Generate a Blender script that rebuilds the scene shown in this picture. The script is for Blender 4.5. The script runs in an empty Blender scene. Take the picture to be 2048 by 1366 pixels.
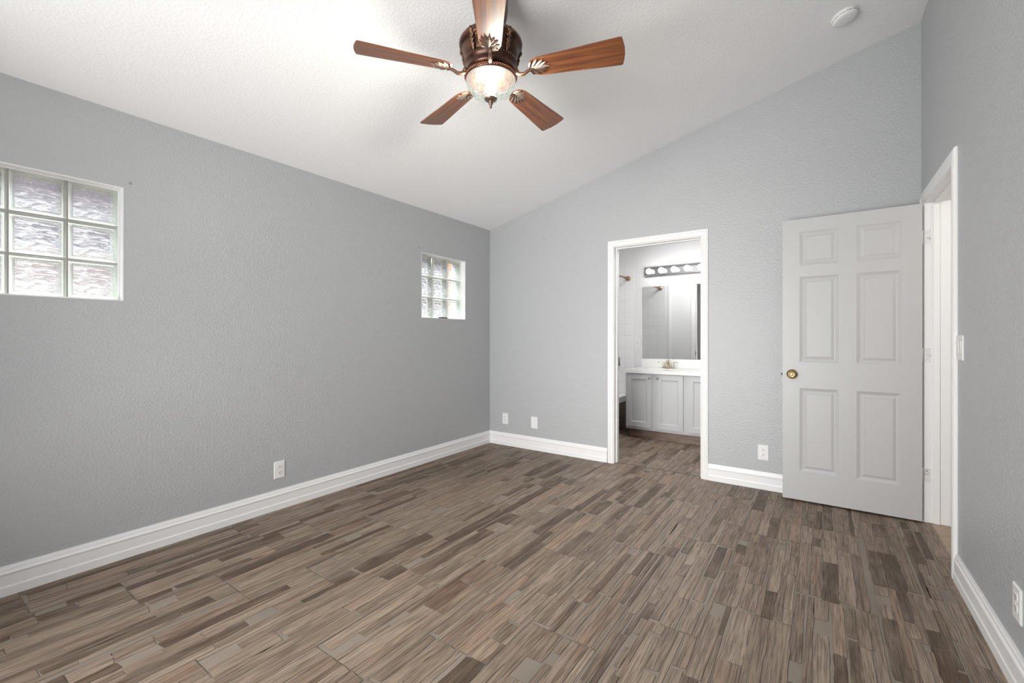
import bpy, math, random
from mathutils import Vector, Matrix
random.seed(7)
SC = bpy.context.scene
COL = SC.collection
PI = math.pi

# ------------------------------------------------------------ camera, world, lights, exposure
cam_data = bpy.data.cameras.new('camera')
cam_data.sensor_width = 36.0
cam_data.sensor_fit = 'HORIZONTAL'
cam_data.lens = 36.0 * 888.407 / 2048
cam_data.shift_x = (1024 - 1016.1) / 2048
cam_data.shift_y = (674.6 - 683) / 2048
cam_data.clip_start = 0.02
cam = bpy.data.objects.new('camera', cam_data)
cam.location = (0, 0, 1.19)
cam.rotation_euler = (PI / 2, 0, math.radians(35.211))
COL.objects.link(cam)
SC.camera = cam

world = bpy.data.worlds.new('sky')
SC.world = world
world.use_nodes = True
bgn = world.node_tree.nodes['Background']
bgn.inputs[0].default_value = (0.93, 0.95, 1.0, 1)
bgn.inputs[1].default_value = 0.8

SC.view_settings.view_transform = 'Standard'
SC.view_settings.look = 'None'
SC.view_settings.gamma = 1.0
SC.view_settings.use_curve_mapping = False
SC.view_settings.exposure = 0.26
try:
    SC.cycles.max_bounces = 10
    SC.cycles.diffuse_bounces = 6
    SC.cycles.transmission_bounces = 10
    SC.cycles.caustics_refractive = False
    SC.cycles.caustics_reflective = False
    SC.cycles.sample_clamp_indirect = 4.0
    SC.cycles.use_denoising = True
except Exception:
    pass


def area(name, loc, rot, sx, sy, watts, color=(1, 1, 1)):
    l = bpy.data.lights.new(name, 'AREA')
    l.shape = 'RECTANGLE'; l.size = sx; l.size_y = sy
    l.energy = watts; l.color = color
    o = bpy.data.objects.new(name, l)
    o.location = loc; o.rotation_euler = rot
    COL.objects.link(o)
    return o


def point(name, loc, watts, radius, color=(1, 1, 1)):
    l = bpy.data.lights.new(name, 'POINT')
    l.energy = watts; l.color = color; l.shadow_soft_size = radius
    o = bpy.data.objects.new(name, l)
    o.location = loc
    COL.objects.link(o)
    return o


# unseen daylight from behind the camera, plus two added bounce fills
area('daylight_rear', (-1.3, -4.5, 2.9), (math.radians(72), 0, 0), 3.6, 2.4, 560, (1.0, 0.998, 0.99))
area('added_far_bounce', (-1.3, -6.0, 0.3), (math.radians(108), 0, 0), 4.5, 2.0, 215, (1.0, 0.99, 0.975))  # added fill, tilted up to brighten the far ceiling
area('added_near_bounce', (-1.3, -2.9, 0.12), (math.radians(122), 0, 0), 3.4, 1.8, 295, (1.0, 0.99, 0.975))  # second added fill, closer in, lifting the ceiling

# open sky above the side yard, shining on the two glass block windows
area('daylight_side_yard', (-4.6, 0.45, 3.9), (0, math.radians(-35), 0), 1.6, 1.6, 260, (0.97, 0.985, 1.0))
area('daylight_side_yard_far', (-4.6, 3.26, 3.9), (0, math.radians(-35), 0), 1.6, 1.6, 330, (0.97, 0.985, 1.0))

# ------------------------------------------------------------ room numbers (metres)
XL, XR, YB, YR = -3.0752, 0.542, 3.9984, -0.80
HC, SL = 2.4034, 0.2462
WT = 0.12            # inner wall thickness
YBB = YB + WT        # bathroom side of the back wall
YV = 5.71            # bathroom far wall


def ceil_z(x):
    return HC + SL * (x - XL)


# ------------------------------------------------------------ mesh helper
class MB:
    def __init__(s):
        s.v = []; s.f = []; s.m = []; s.c = []; s.sm = []

    def add(s, vs, fs, mi=0, M=None, smooth=False, col=None):
        b = len(s.v)
        for p in vs:
            p = Vector(p)
            if M is not None: p = M @ p
            s.v.append(p)
            s.c.append(col if col is not None else (0.5, 0.5, 0.5, 0))
        for f in fs:
            s.f.append([b + i for i in f]); s.m.append(mi); s.sm.append(smooth)
        return s

    def box(s, a, b, mi=0, M=None):
        x0, x1 = sorted((a[0], b[0])); y0, y1 = sorted((a[1], b[1])); z0, z1 = sorted((a[2], b[2]))
        vs = [(x0, y0, z0), (x1, y0, z0), (x1, y1, z0), (x0, y1, z0), (x0, y0, z1), (x1, y0, z1), (x1, y1, z1), (x0, y1, z1)]
        fs = [(3, 2, 1, 0), (4, 5, 6, 7), (0, 1, 5, 4), (1, 2, 6, 5), (2, 3, 7, 6), (3, 0, 4, 7)]
        return s.add(vs, fs, mi, M)

    def lathe(s, prof, n=32, M=None, mi=0, smooth=True, rfun=None):
        """prof: list of (r, z)."""
        vs = []; fs = []
        for r, z in prof:
            for k in range(n):
                a = 2 * PI * k / n
                rr = r if rfun is None else r * rfun(a, z)
                vs.append((rr * math.cos(a), rr * math.sin(a), z))
        for i in range(len(prof) - 1):
            for k in range(n):
                k2 = (k + 1) % n
                fs.append((i * n + k, i * n + k2, (i + 1) * n + k2, (i + 1) * n + k))
        if prof[0][0] > 1e-6: fs.append(tuple(range(n))[::-1])
        if prof[-1][0] > 1e-6: fs.append(tuple((len(prof) - 1) * n + k for k in range(n)))
        return s.add(vs, fs, mi, M, smooth)

    def tube(s, pts, rad, n=10, M=None, mi=0, cap=True, flat=1.0):
        pts = [Vector(p) for p in pts]
        if not hasattr(rad, '__len__'): rad = [rad] * len(pts)
        vs = []; fs = []
        up = Vector((0, 0, 1))
        for i, p in enumerate(pts):
            t = (pts[min(i + 1, len(pts) - 1)] - pts[max(i - 1, 0)]).normalized()
            u = up if abs(t.dot(up)) < 0.95 else Vector((1, 0, 0))
            a = t.cross(u).normalized(); b = a.cross(t).normalized()
            for k in range(n):
                an = 2 * PI * k / n
                vs.append(p + a * math.cos(an) * rad[i] + b * math.sin(an) * rad[i] * flat)
        for i in range(len(pts) - 1):
            for k in range(n):
                k2 = (k + 1) % n
                fs.append((i * n + k, i * n + k2, (i + 1) * n + k2, (i + 1) * n + k))
        if cap:
            fs.append(tuple(range(n))[::-1]); fs.append(tuple((len(pts) - 1) * n + k for k in range(n)))
        return s.add(vs, fs, mi, M, True)

    def prism(s, outline, z0, z1, M=None, mi=0, smooth=False):
        n = len(outline)
        vs = [(x, y, z0) for x, y in outline] + [(x, y, z1) for x, y in outline]
        fs = [tuple(range(n))[::-1], tuple(range(n, 2 * n))]
        fs += [(i, (i + 1) % n, n + (i + 1) % n, n + i) for i in range(n)]
        return s.add(vs, fs, mi, M, smooth)

    def sweep(s, rings, closed_profile=True, mi=0, M=None, caps=True):
        """rings: list of lists of points, all the same length."""
        n = len(rings[0]); vs = [p for r in rings for p in r]; fs = []
        for i in range(len(rings) - 1):
            for k in range(n if closed_profile else n - 1):
                k2 = (k + 1) % n
                fs.append((i * n + k, i * n + k2, (i + 1) * n + k2, (i + 1) * n + k))
        if caps:
            fs.append(tuple(range(n))[::-1]); fs.append(tuple((len(rings) - 1) * n + k for k in range(n)))
        return s.add(vs, fs, mi, M)


def world_loc(o):
    l = Vector(o.location)
    while o.parent:
        o = o.parent; l += Vector(o.location)
    return l


def obj(name, mb, mats, parent=None, loc=None, bevel=0, seg=2, colors=False, recalc=True, subsurf=0):
    """mb is given in world coordinates; the origin goes to loc or to the parent's."""
    me = bpy.data.meshes.new(name)
    base = Vector(loc) if loc is not None else (world_loc(parent) if parent else Vector((0, 0, 0)))
    me.from_pydata([tuple(p - base) for p in mb.v], [], mb.f)
    if not isinstance(mats, (list, tuple)): mats = [mats]
    for m in mats: me.materials.append(m)
    for p, mi, sm in zip(me.polygons, mb.m, mb.sm):
        p.material_index = mi; p.use_smooth = sm
    if colors:
        at = me.color_attributes.new('chip', 'FLOAT_COLOR', 'POINT')
        at.data.foreach_set('color', [x for c in mb.c for x in c])
    me.update()
    if recalc:
        import bmesh
        bm = bmesh.new(); bm.from_mesh(me)
        bmesh.ops.recalc_face_normals(bm, faces=bm.faces)
        bm.to_mesh(me); bm.free()
    o = bpy.data.objects.new(name, me)
    COL.objects.link(o)
    if parent:
        o.parent = parent
        o.location = base - world_loc(parent)
    else:
        o.location = base
    if bevel:
        b = o.modifiers.new('bevel', 'BEVEL'); b.width = bevel; b.segments = seg; b.limit_method = 'ANGLE'
        b.angle_limit = math.radians(40)
    if subsurf:
        q = o.modifiers.new('sub', 'SUBSURF'); q.levels = subsurf; q.render_levels = subsurf
    return o


def tag(o, label=None, cat=None, group=None, kind=None):
    if label: o['label'] = label
    if cat: o['category'] = cat
    if group: o['group'] = group
    if kind: o['kind'] = kind
    return o


def empty(name, loc, label=None, cat=None, group=None, kind=None):
    o = bpy.data.objects.new(name, None)
    o.empty_display_size = 0.1
    o.location = loc
    COL.objects.link(o)
    return tag(o, label, cat, group, kind)


# ------------------------------------------------------------ materials
def mat(name, color=(0.8, 0.8, 0.8), rough=0.5, metal=0.0, spec=0.5, **kw):
    m = bpy.data.materials.new(name); m.use_nodes = True
    b = m.node_tree.nodes['Principled BSDF']
    b.inputs['Base Color'].default_value = (*color, 1)
    b.inputs['Roughness'].default_value = rough
    b.inputs['Metallic'].default_value = metal
    b.inputs['Specular IOR Level'].default_value = spec
    for k, v in kw.items():
        b.inputs[k].default_value = v
    return m


def nodes(m):
    nt = m.node_tree
    return nt, nt.nodes['Principled BSDF'], nt.nodes.new, nt.links.new


def bumped(m, scale=90, strength=0.3, dist=0.002, detail=3, rough=0.55, scale3=(1, 1, 1), second=None):
    nt, b, N, L = nodes(m)
    tc = N('ShaderNodeTexCoord'); mp = N('ShaderNodeMapping'); mp.inputs['Scale'].default_value = scale3
    L(tc.outputs['Object'], mp.inputs[0])
    n = N('ShaderNodeTexNoise'); n.inputs['Scale'].default_value = scale; n.inputs['Detail'].default_value = detail
    n.inputs['Roughness'].default_value = rough
    L(mp.outputs[0], n.inputs['Vector'])
    h = n.outputs['Fac']
    if second:
        n2 = N('ShaderNodeTexNoise'); n2.inputs['Scale'].default_value = second; n2.inputs['Detail'].default_value = 2
        L(mp.outputs[0], n2.inputs['Vector'])
        r = N('ShaderNodeValToRGB'); r.color_ramp.elements[0].position = 0.42; r.color_ramp.elements[1].position = 0.6
        L(n2.outputs['Fac'], r.inputs[0])
        mx = N('ShaderNodeMath'); mx.operation = 'ADD'
        L(h, mx.inputs[0]); L(r.outputs[0], mx.inputs[1]); h = mx.outputs[0]
    bp = N('ShaderNodeBump'); bp.inputs['Strength'].default_value = strength; bp.inputs['Distance'].default_value = dist
    L(h, bp.inputs['Height']); L(bp.outputs[0], b.inputs['Normal'])
    return m


M_WALL = bumped(mat('grey_wall_paint', (0.445, 0.455, 0.468), 0.36, spec=0.5), 140, 0.70, 0.0013, 3, second=80)
# a few nail holes and filler spots in the wall paint
nt, b, N, L = nodes(M_WALL)
tc = N('ShaderNodeTexCoord')
acc = None
for (x, y, z, r) in [(-3.075, 0.791, 2.028, .008), (-3.075, 1.842, 2.251, .004), (-3.075, 1.842, 2.17, .004),
                     (-3.075, 2.914, 2.03, .009), (-2.363, 3.998, 2.209, .007), (-0.80, 3.998, 1.05, .005)]:
    d = N('ShaderNodeVectorMath'); d.operation = 'DISTANCE'
    d.inputs[1].default_value = (x, y, z)
    L(tc.outputs['Object'], d.inputs[0])
    c = N('ShaderNodeMath'); c.operation = 'LESS_THAN'; c.inputs[1].default_value = r
    L(d.outputs['Value'], c.inputs[0])
    if acc is None: acc = c.outputs[0]
    else:
        a = N('ShaderNodeMath'); a.operation = 'MAXIMUM'; L(acc, a.inputs[0]); L(c.outputs[0], a.inputs[1]); acc = a.outputs[0]
mx = N('ShaderNodeMix'); mx.data_type = 'RGBA'
mx.inputs['A'].default_value = (0.445, 0.455, 0.468, 1); mx.inputs['B'].default_value = (0.28, 0.28, 0.28, 1)
L(acc, mx.inputs['Factor']); L(mx.outputs['Result'], b.inputs['Base Color'])

M_CEIL = bumped(mat('ceiling_paint', (0.90, 0.90, 0.90), 0.75, spec=0.25), 130, 0.35, 0.0014, 3, second=70)
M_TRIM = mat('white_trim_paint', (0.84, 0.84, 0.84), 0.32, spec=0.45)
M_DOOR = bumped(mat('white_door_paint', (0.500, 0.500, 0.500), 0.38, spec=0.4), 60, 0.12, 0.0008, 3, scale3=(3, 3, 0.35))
M_JAMB = mat('jamb_paint', (0.74, 0.73, 0.72), 0.4)
# scuffed paint on the jamb
nt, b, N, L = nodes(M_JAMB)
n = N('ShaderNodeTexNoise'); n.inputs['Scale'].default_value = 45; n.inputs['Detail'].default_value = 4
r = N('ShaderNodeValToRGB'); r.color_ramp.elements[0].position = 0.56; r.color_ramp.elements[1].position = 0.60
r.color_ramp.elements[0].color = (0.74, 0.735, 0.73, 1); r.color_ramp.elements[1].color = (0.5, 0.48, 0.46, 1)
tc = N('ShaderNodeTexCoord'); L(tc.outputs['Object'], n.inputs['Vector']); L(n.outputs['Fac'], r.inputs[0]); L(r.outputs[0], b.inputs['Base Color'])
M_BATH = bumped(mat('bathroom_wall_paint', (0.74, 0.74, 0.745), 0.5, spec=0.4), 70, 0.3, 0.001, 3)
M_PLASTIC = mat('white_plastic', (0.80, 0.80, 0.79), 0.3)
M_SLOT = mat('dark_slot', (0.04, 0.04, 0.04), 0.6)
M_SLOT2 = mat('grey_slot', (0.22, 0.22, 0.22), 0.6)
M_BRASS = mat('antique_brass', (0.33, 0.24, 0.12), 0.28, 1.0)
M_BRASS2 = mat('brass_light', (0.55, 0.42, 0.20), 0.25, 1.0)
M_STEEL = mat('steel', (0.45, 0.44, 0.42), 0.35, 1.0)
M_CHROME = mat('chrome', (0.42, 0.42, 0.43), 0.16, 1.0)
M_NICKEL = mat('champagne_nickel', (0.62, 0.55, 0.42), 0.22, 1.0)
M_RODM = mat('brushed_bronze_rod', (0.42, 0.30, 0.20), 0.35, 1.0)
M_MIRROR = mat('mirror_silver', (0.86, 0.87, 0.88), 0.01, 1.0)
M_CAB = mat('grey_cabinet_paint', (0.50, 0.51, 0.52), 0.38)
M_COUNTER = mat('white_cultured_marble', (0.83, 0.83, 0.82), 0.15)
M_SINK = M_COUNTER
M_TUB = mat('tub_enamel', (0.82, 0.82, 0.82), 0.15)
M_DARKMETAL = mat('dark_metal', (0.06, 0.055, 0.05), 0.45, 0.8)


def tile_mat(name, color, grout, sx, sz, axes):
    m = mat(name, color, 0.12)
    nt, b, N, L = nodes(m)
    tc = N('ShaderNodeTexCoord'); sp = N('ShaderNodeSeparateXYZ'); cb = N('ShaderNodeCombineXYZ')
    L(tc.outputs['Object'], sp.inputs[0]); L(sp.outputs[axes[0]], cb.inputs[0]); L(sp.outputs[axes[1]], cb.inputs[1])
    br = N('ShaderNodeTexBrick'); br.offset = 0.0; br.inputs['Scale'].default_value = 1
    br.inputs['Brick Width'].default_value = sx; br.inputs['Row Height'].default_value = sz
    br.inputs['Mortar Size'].default_value = 0.0026; br.inputs['Mortar Smooth'].default_value = 0.2
    br.inputs['Color1'].default_value = (*color, 1); br.inputs['Color2'].default_value = (*color, 1); br.inputs['Mortar'].default_value = (*grout, 1)
    L(cb.outputs[0], br.inputs['Vector']); L(br.outputs['Color'], b.inputs['Base Color'])
    bp = N('ShaderNodeBump'); bp.invert = True; bp.inputs['Strength'].default_value = 0.5; bp.inputs['Distance'].default_value = 0.001
    L(br.outputs['Fac'], bp.inputs['Height']); L(bp.outputs[0], b.inputs['Normal'])
    return m


M_TILE_X = tile_mat('white_wall_tile', (0.80, 0.80, 0.80), (0.70, 0.70, 0.70), 0.152, 0.152, (0, 2))
M_TILE_Y = tile_mat('white_wall_tile_side', (0.80, 0.80, 0.80), (0.70, 0.70, 0.70), 0.152, 0.152, (1, 2))


def wood_floor_mats():
    # chips
    m = mat('wood_look_chip', (0.25, 0.2, 0.17), 0.5, spec=0.3)
    nt, b, N, L = nodes(m)
    at = N('ShaderNodeVertexColor'); at.layer_name = 'chip'
    sp = N('ShaderNodeSeparateColor'); L(at.outputs['Color'], sp.inputs[0])
    tc = N('ShaderNodeTexCoord')
    off = N('ShaderNodeCombineXYZ'); mu = N('ShaderNodeMath'); mu.operation = 'MULTIPLY'; mu.inputs[1].default_value = 37.0
    L(sp.outputs[2], mu.inputs[0]); L(mu.outputs[0], off.inputs[0]); L(mu.outputs[0], off.inputs[2])
    ad = N('ShaderNodeVectorMath'); ad.operation = 'ADD'; L(tc.outputs['Object'], ad.inputs[0]); L(off.outputs[0], ad.inputs[1])

    def stretched(sx, sy, detail=3, dist=0.0, rough=0.55):
        mp = N('ShaderNodeMapping'); mp.inputs['Scale'].default_value = (sx, sy, 1.0)
        L(ad.outputs[0], mp.inputs[0])
        n = N('ShaderNodeTexNoise'); n.inputs['Scale'].default_value = 1.0; n.inputs['Detail'].default_value = detail
        n.inputs['Distortion'].default_value = dist; n.inputs['Roughness'].default_value = rough
        L(mp.outputs[0], n.inputs['Vector']); return n.outputs['Fac']
    # shade of this chip, plus slow drift along it
    slow = stretched(22, 5, 2)
    fine = stretched(260, 5, 3, 0.6)
    mid = stretched(70, 4.5, 3, 1.2)
    # base colour by chip shade
    ramp = N('ShaderNodeValToRGB'); e = ramp.color_ramp.elements
    e[0].position = 0.0; e[0].color = (0.105, 0.072, 0.050, 1)
    e[1].position = 1.0; e[1].color = (0.315, 0.248, 0.192, 1)
    q = e.new(0.45); q.color = (0.228, 0.173, 0.130, 1)
    a1 = N('ShaderNodeMath'); a1.operation = 'MULTIPLY_ADD'; a1.inputs[1].default_value = 0.9; a1.inputs[2].default_value = -0.45
    L(slow, a1.inputs[0])
    a2 = N('ShaderNodeMath'); a2.operation = 'ADD'; a2.use_clamp = True; L(a1.outputs[0], a2.inputs[0]); L(sp.outputs[0], a2.inputs[1])
    L(a2.outputs[0], ramp.inputs[0])
    # reddish chips
    red = N('ShaderNodeMix'); red.data_type = 'RGBA'; red.blend_type = 'MULTIPLY'
    red.inputs['B'].default_value = (1.06, 0.88, 0.82, 1)
    L(sp.outputs[1], red.inputs['Factor']); L(ramp.outputs[0], red.inputs['A'])
    # grain lines
    gr = N('ShaderNodeValToRGB'); e = gr.color_ramp.elements
    e[0].position = 0.38; e[0].color = (0.42, 0.40, 0.37, 1); e[1].position = 0.52; e[1].color = (1.08, 1.08, 1.08, 1)
    L(fine, gr.inputs[0])
    gm = N('ShaderNodeValToRGB'); e = gm.color_ramp.elements
    e[0].position = 0.36; e[0].color = (0.62, 0.60, 0.57, 1); e[1].position = 0.55; e[1].color = (1.05, 1.05, 1.05, 1)
    L(mid, gm.inputs[0])
    m1 = N('ShaderNodeMix'); m1.data_type = 'RGBA'; m1.blend_type = 'MULTIPLY'; m1.inputs['Factor'].default_value = 0.75
    L(red.outputs['Result'], m1.inputs['A']); L(gr.outputs[0], m1.inputs['B'])
    m2 = N('ShaderNodeMix'); m2.data_type = 'RGBA'; m2.blend_type = 'MULTIPLY'; m2.inputs['Factor'].default_value = 0.8
    L(m1.outputs['Result'], m2.inputs['A']); L(gm.outputs[0], m2.inputs['B'])
    # dark outline (groove glaze)
    m3 = N('ShaderNodeMix'); m3.data_type = 'RGBA'; m3.inputs['B'].default_value = (0.060, 0.043, 0.032, 1)
    L(at.outputs['Alpha'], m3.inputs['Factor']); L(m2.outputs['Result'], m3.inputs['A'])
    L(m3.outputs['Result'], b.inputs['Base Color'])
    bp = N('ShaderNodeBump'); bp.inputs['Strength'].default_value = 0.35; bp.inputs['Distance'].default_value = 0.0008
    L(fine, bp.inputs['Height']); L(bp.outputs[0], b.inputs['Normal'])
    # grey tile body
    t = mat('taupe_tile_body', (0.225, 0.190, 0.160), 0.5, spec=0.3)
    nt, b, N, L = nodes(t)
    tc = N('ShaderNodeTexCoord'); mp = N('ShaderNodeMapping'); mp.inputs['Scale'].default_value = (9, 3, 1); L(tc.outputs['Object'], mp.inputs[0])
    n = N('ShaderNodeTexNoise'); n.inputs['Scale'].default_value = 1; n.inputs['Detail'].default_value = 5; L(mp.outputs[0], n.inputs['Vector'])
    r = N('ShaderNodeValToRGB'); e = r.color_ramp.elements
    e[0].position = 0.3; e[0].color = (0.195, 0.164, 0.134, 1); e[1].position = 0.72; e[1].color = (0.265, 0.220, 0.178, 1)
    L(n.outputs['Fac'], r.inputs[0]); L(r.outputs[0], b.inputs['Base Color'])
    g = mat('pale_grout', (0.34, 0.29, 0.245), 0.8)
    return g, t, m


M_GROUT, M_TBODY, M_CHIP = wood_floor_mats()


def smooth_noise(n, amp):
    raw = [random.uniform(-1, 1) for _ in range(n // 2 + 3)]
    out = []
    for i in range(n):
        t = i / 2; k = int(t); f = t - k
        out.append(amp * (raw[k] * (1 - f) + raw[k + 1] * f))
    return out


def chip(mb, x0, x1, y0, y1, zt):
    w = x1 - x0; ln = y1 - y0
    n = max(3, int(ln / 0.03) + 2)
    amp = min(0.0042, w * 0.07)
    la = smooth_noise(n, amp); ra = smooth_noise(n, amp)
    taper = random.uniform(-0.12, 0.12) * w
    sk0 = random.uniform(-0.18, 0.18) * w; sk1 = random.uniform(-0.18, 0.18) * w
    sh = random.choices([random.uniform(0.0, 0.2), random.uniform(0.35, 0.62), random.uniform(0.62, 0.90)], [0.20, 0.46, 0.34])[0]
    red = random.choice([0, 0, 0, 0, 0, random.uniform(0.1, 0.3), random.uniform(0.2, 0.6)])
    rnd = random.random()
    Lp = []; Rp = []
    for i in range(n):
        t = i / (n - 1)
        inset = 0.06 * w if i in (0, n - 1) else 0
        inset *= random.uniform(0.2, 1.0)
        yy = y0 + ln * t
        f = min(1, 2 * min(t, 1 - t) * ln / 0.08)
        s = (sk0 * (1 - t) if t < .5 else sk1 * t) * 0.0
        Lp.append((x0 + la[i] + taper * t * 0.5 + inset, yy + (sk0 * 0.5 if i == 0 else sk1 * 0.5 if i == n - 1 else 0)))
        Rp.append((x1 + ra[i] - taper * t * 0.5 - inset, yy - (sk0 * 0.5 if i == 0 else sk1 * 0.5 if i == n - 1 else 0)))
    loop = Lp + Rp[::-1]
    cxm = (x0 + x1) / 2
    e = 0.0022
    cin = (sh, red, rnd, 0.0); cout = (sh, red, rnd, 1.0)
    b = len(mb.v)
    for p in loop: mb.v.append(Vector((p[0], p[1], zt))); mb.c.append(cin)
    for j, p in enumerate(loop):
        dx = -e if j < n else e
        dy = -e if j in (0, 2 * n - 1) else (e if j in (n - 1, n) else 0)
        mb.v.append(Vector((p[0] + dx, p[1] + dy, zt - 0.0013))); mb.c.append(cout)
    for i in range(n - 1):
        mb.f.append([b + i, b + 2 * n - 1 - i, b + 2 * n - 2 - i, b + i + 1]); mb.m.append(2); mb.sm.append(False)
    for j in range(2 * n):
        j2 = (j + 1) % (2 * n)
        mb.f.append([b + j, b + j2, b + 2 * n + j2, b + 2 * n + j]); mb.m.append(2); mb.sm.append(False)


def tile_floor(name, X0, X1, Y0, Y1, xorig, yfun, label):
    PW, PLn = 0.2985, 0.895
    mb = MB()
    mb.add([(X0, Y0, -0.003), (X1, Y0, -0.003), (X1, Y1, -0.003), (X0, Y1, -0.003),
            (X0, Y0, -0.05), (X1, Y0, -0.05), (X1, Y1, -0.05), (X0, Y1, -0.05)],
           [(0, 1, 2, 3), (7, 6, 5, 4), (0, 4, 5, 1), (1, 5, 6, 2), (2, 6, 7, 3), (3, 7, 4, 0)], 0)
    k0 = math.floor((X0 - xorig) / PW)
    k = k0
    while xorig + k * PW < X1:
        cx0 = xorig + k * PW
        yo = yfun(k)
        m = math.floor((Y0 - yo) / PLn)
        while yo + m * PLn < Y1:
            ty0 = yo + m * PLn; ty1 = ty0 + PLn
            a0, a1 = max(cx0 + .0008, X0), min(cx0 + PW - .0008, X1)
            b0, b1 = max(ty0 + .0008, Y0), min(ty1 - .0008, Y1)
            if a1 - a0 > .004 and b1 - b0 > .004:
                mb.add([(a0, b0, -0.0016), (a1, b0, -0.0016), (a1, b1, -0.0016), (a0, b1, -0.0016)], [(0, 1, 2, 3)], 1)
                # strips of chips
                x = cx0 + random.uniform(0.002, 0.006)
                while x < cx0 + PW - 0.018:
                    w = random.choice([0.020, 0.026, 0.034, 0.042, 0.050, 0.062, 0.074])
                    w = min(w, cx0 + PW - 0.003 - x)
                    if cx0 + PW - 0.003 - (x + w) < 0.02: w = cx0 + PW - 0.003 - x
                    y = ty0 + random.choice([0.003, 0.004, 0.006, 0.02])
                    while y < ty1 - 0.05:
                        ln = random.choice([0.12, 0.24, 0.34, 0.42, 0.50, 0.60])
                        ln = min(ln, ty1 - 0.003 - y)
                        if ty1 - (y + ln) < 0.07: ln = ty1 - 0.003 - y
                        if random.random() > 0.07:
                            sx = random.uniform(-.003, .003)
                            c0, c1 = max(x + sx, X0 + .003), min(x + w + sx - 0.003, X1 - .003)
                            d0, d1 = max(y, Y0 + .003), min(y + ln, Y1 - .003)
                            if c1 - c0 > 0.012 and d1 - d0 > 0.03: chip(mb, c0, c1, d0, d1, 0.0)
                        else:
                            ln = min(ln * 0.35, 0.12)
                        y += ln + random.choice([0.002, 0.003, 0.004, 0.008, 0.02])
                    x += w + random.choice([0.001, 0.002, 0.003, 0.005, 0.010])
            m += 1
        k += 1
    o = obj(name, mb, [M_GROUT, M_TBODY, M_CHIP], colors=True, recalc=False)
    return tag(o, label, kind='structure')


tile_floor('floor', XL - 0.10, 0.574, YR - 0.1, YB + 0.052, -0.097, lambda k: 3.361 + 0.2985 * k,
           'brown wood-look mosaic tile floor of the bedroom')
tile_floor('floor_bathroom', -2.95, -0.05, YB + 0.056, YV + 0.1, -0.16, lambda k: 4.30 + 0.2985 * k,
           'wood-look tile floor of the bathroom beyond the doorway')

# ------------------------------------------------------------ walls
def wall_grid(name, us, zs, hole, place, thick, mats, ztop=None, label=None):
    """us/zs breakpoints; hole(u,z) at cell centre; place(u, w, z) -> world; w=0 room side, w=thick far side."""
    mb = MB()
    nu, nz = len(us) - 1, len(zs) - 1

    def Z(i, j):
        if ztop is not None and j == nz: return ztop(us[i])
        return zs[j]

    solid = [[not hole((us[i] + us[i + 1]) / 2, (zs[j] + zs[j + 1]) / 2) for j in range(nz)] for i in range(nu)]

    def S(i, j): return 0 <= i < nu and 0 <= j < nz and solid[i][j]
    for i in range(nu):
        for j in range(nz):
            if not solid[i][j]: continue
            a, b_ = us[i], us[i + 1]
            za0, za1, zb0, zb1 = Z(i, j), Z(i, j + 1), Z(i + 1, j), Z(i + 1, j + 1)
            P = [(a, za0), (b_, zb0), (b_, zb1), (a, za1)]
            fr = [place(u, 0, z) for u, z in P]; bk = [place(u, thick, z) for u, z in P]
            mb.add(fr, [(0, 1, 2, 3)], 0); mb.add(bk, [(3, 2, 1, 0)], len(mats) - 1)
            for (q0, q1, di, dj) in ((0, 1, 0, -1), (1, 2, 1, 0), (2, 3, 0, 1), (3, 0, -1, 0)):
                if not S(i + di, j + dj):
                    mb.add([fr[q0], fr[q1], bk[q1], bk[q0]], [(0, 1, 2, 3)], 0)
    o = obj(name, mb, mats, recalc=False)
    return tag(o, label, kind='structure')


W1 = (0.145, 0.761, 1.386, 1.996)      # window 1: y0,y1,z0,z1
W2 = (2.945, 3.575, 1.374, 1.992)
LT = 0.20
wall_grid('wall_left', [YR - .12, W1[0], W1[1], W2[0], W2[1], YB + 0.0], [0, W2[2], W1[2], W2[3], W1[3], HC],
          lambda u, z: (W1[0] < u < W1[1] and W1[2] < z < W1[3]) or (W2[0] < u < W2[1] and W2[2] < z < W2[3]),
          lambda u, w, z: (XL - w, u, z), LT, [M_WALL], label='grey side wall with two glass block windows')

BD = (-1.597, -0.833, 2.037)           # bathroom doorway x0,x1,ztop
HD = (3.105, 3.888, 2.052)             # hall doorway y0,y1,ztop
wall_grid('wall_back', [XL - LT, BD[0] - .012, BD[1] + .012, XR + WT], [0, BD[2] + .012, 2.4],
          lambda u, z: BD[0] - .012 < u < BD[1] + .012 and z < BD[2] + .012,
          lambda u, w, z: (u, YB + w, z), WT, [M_WALL, M_BATH], ztop=lambda u: ceil_z(u) + .01, label='grey wall with the bathroom doorway under the sloped ceiling')
wall_grid('wall_right', [YR - .12, HD[0] - .012, HD[1] + .012, YB], [0, HD[2] + .012, ceil_z(XR)],
          lambda u, z: HD[0] - .012 < u < HD[1] + .012 and z < HD[2] + .012,
          lambda u, w, z: (XR + w, u, z), WT, [M_WALL, M_BATH], ztop=lambda u: ceil_z(XR), label='tall grey wall with the hall doorway')
RW = (-2.25, -0.45, 0.04, 2.12)
wall_grid('wall_rear', [XL - LT, RW[0], RW[1], XR + WT], [0, RW[2], RW[3], 2.35],
          lambda u, z: (RW[0] < u < RW[1] and RW[2] < z < RW[3]),
          lambda u, w, z: (u, YR - w, z), WT, [M_WALL], ztop=lambda u: ceil_z(u) + .01, label='unseen grey wall behind the camera, its opening widened to let light in')
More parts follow.
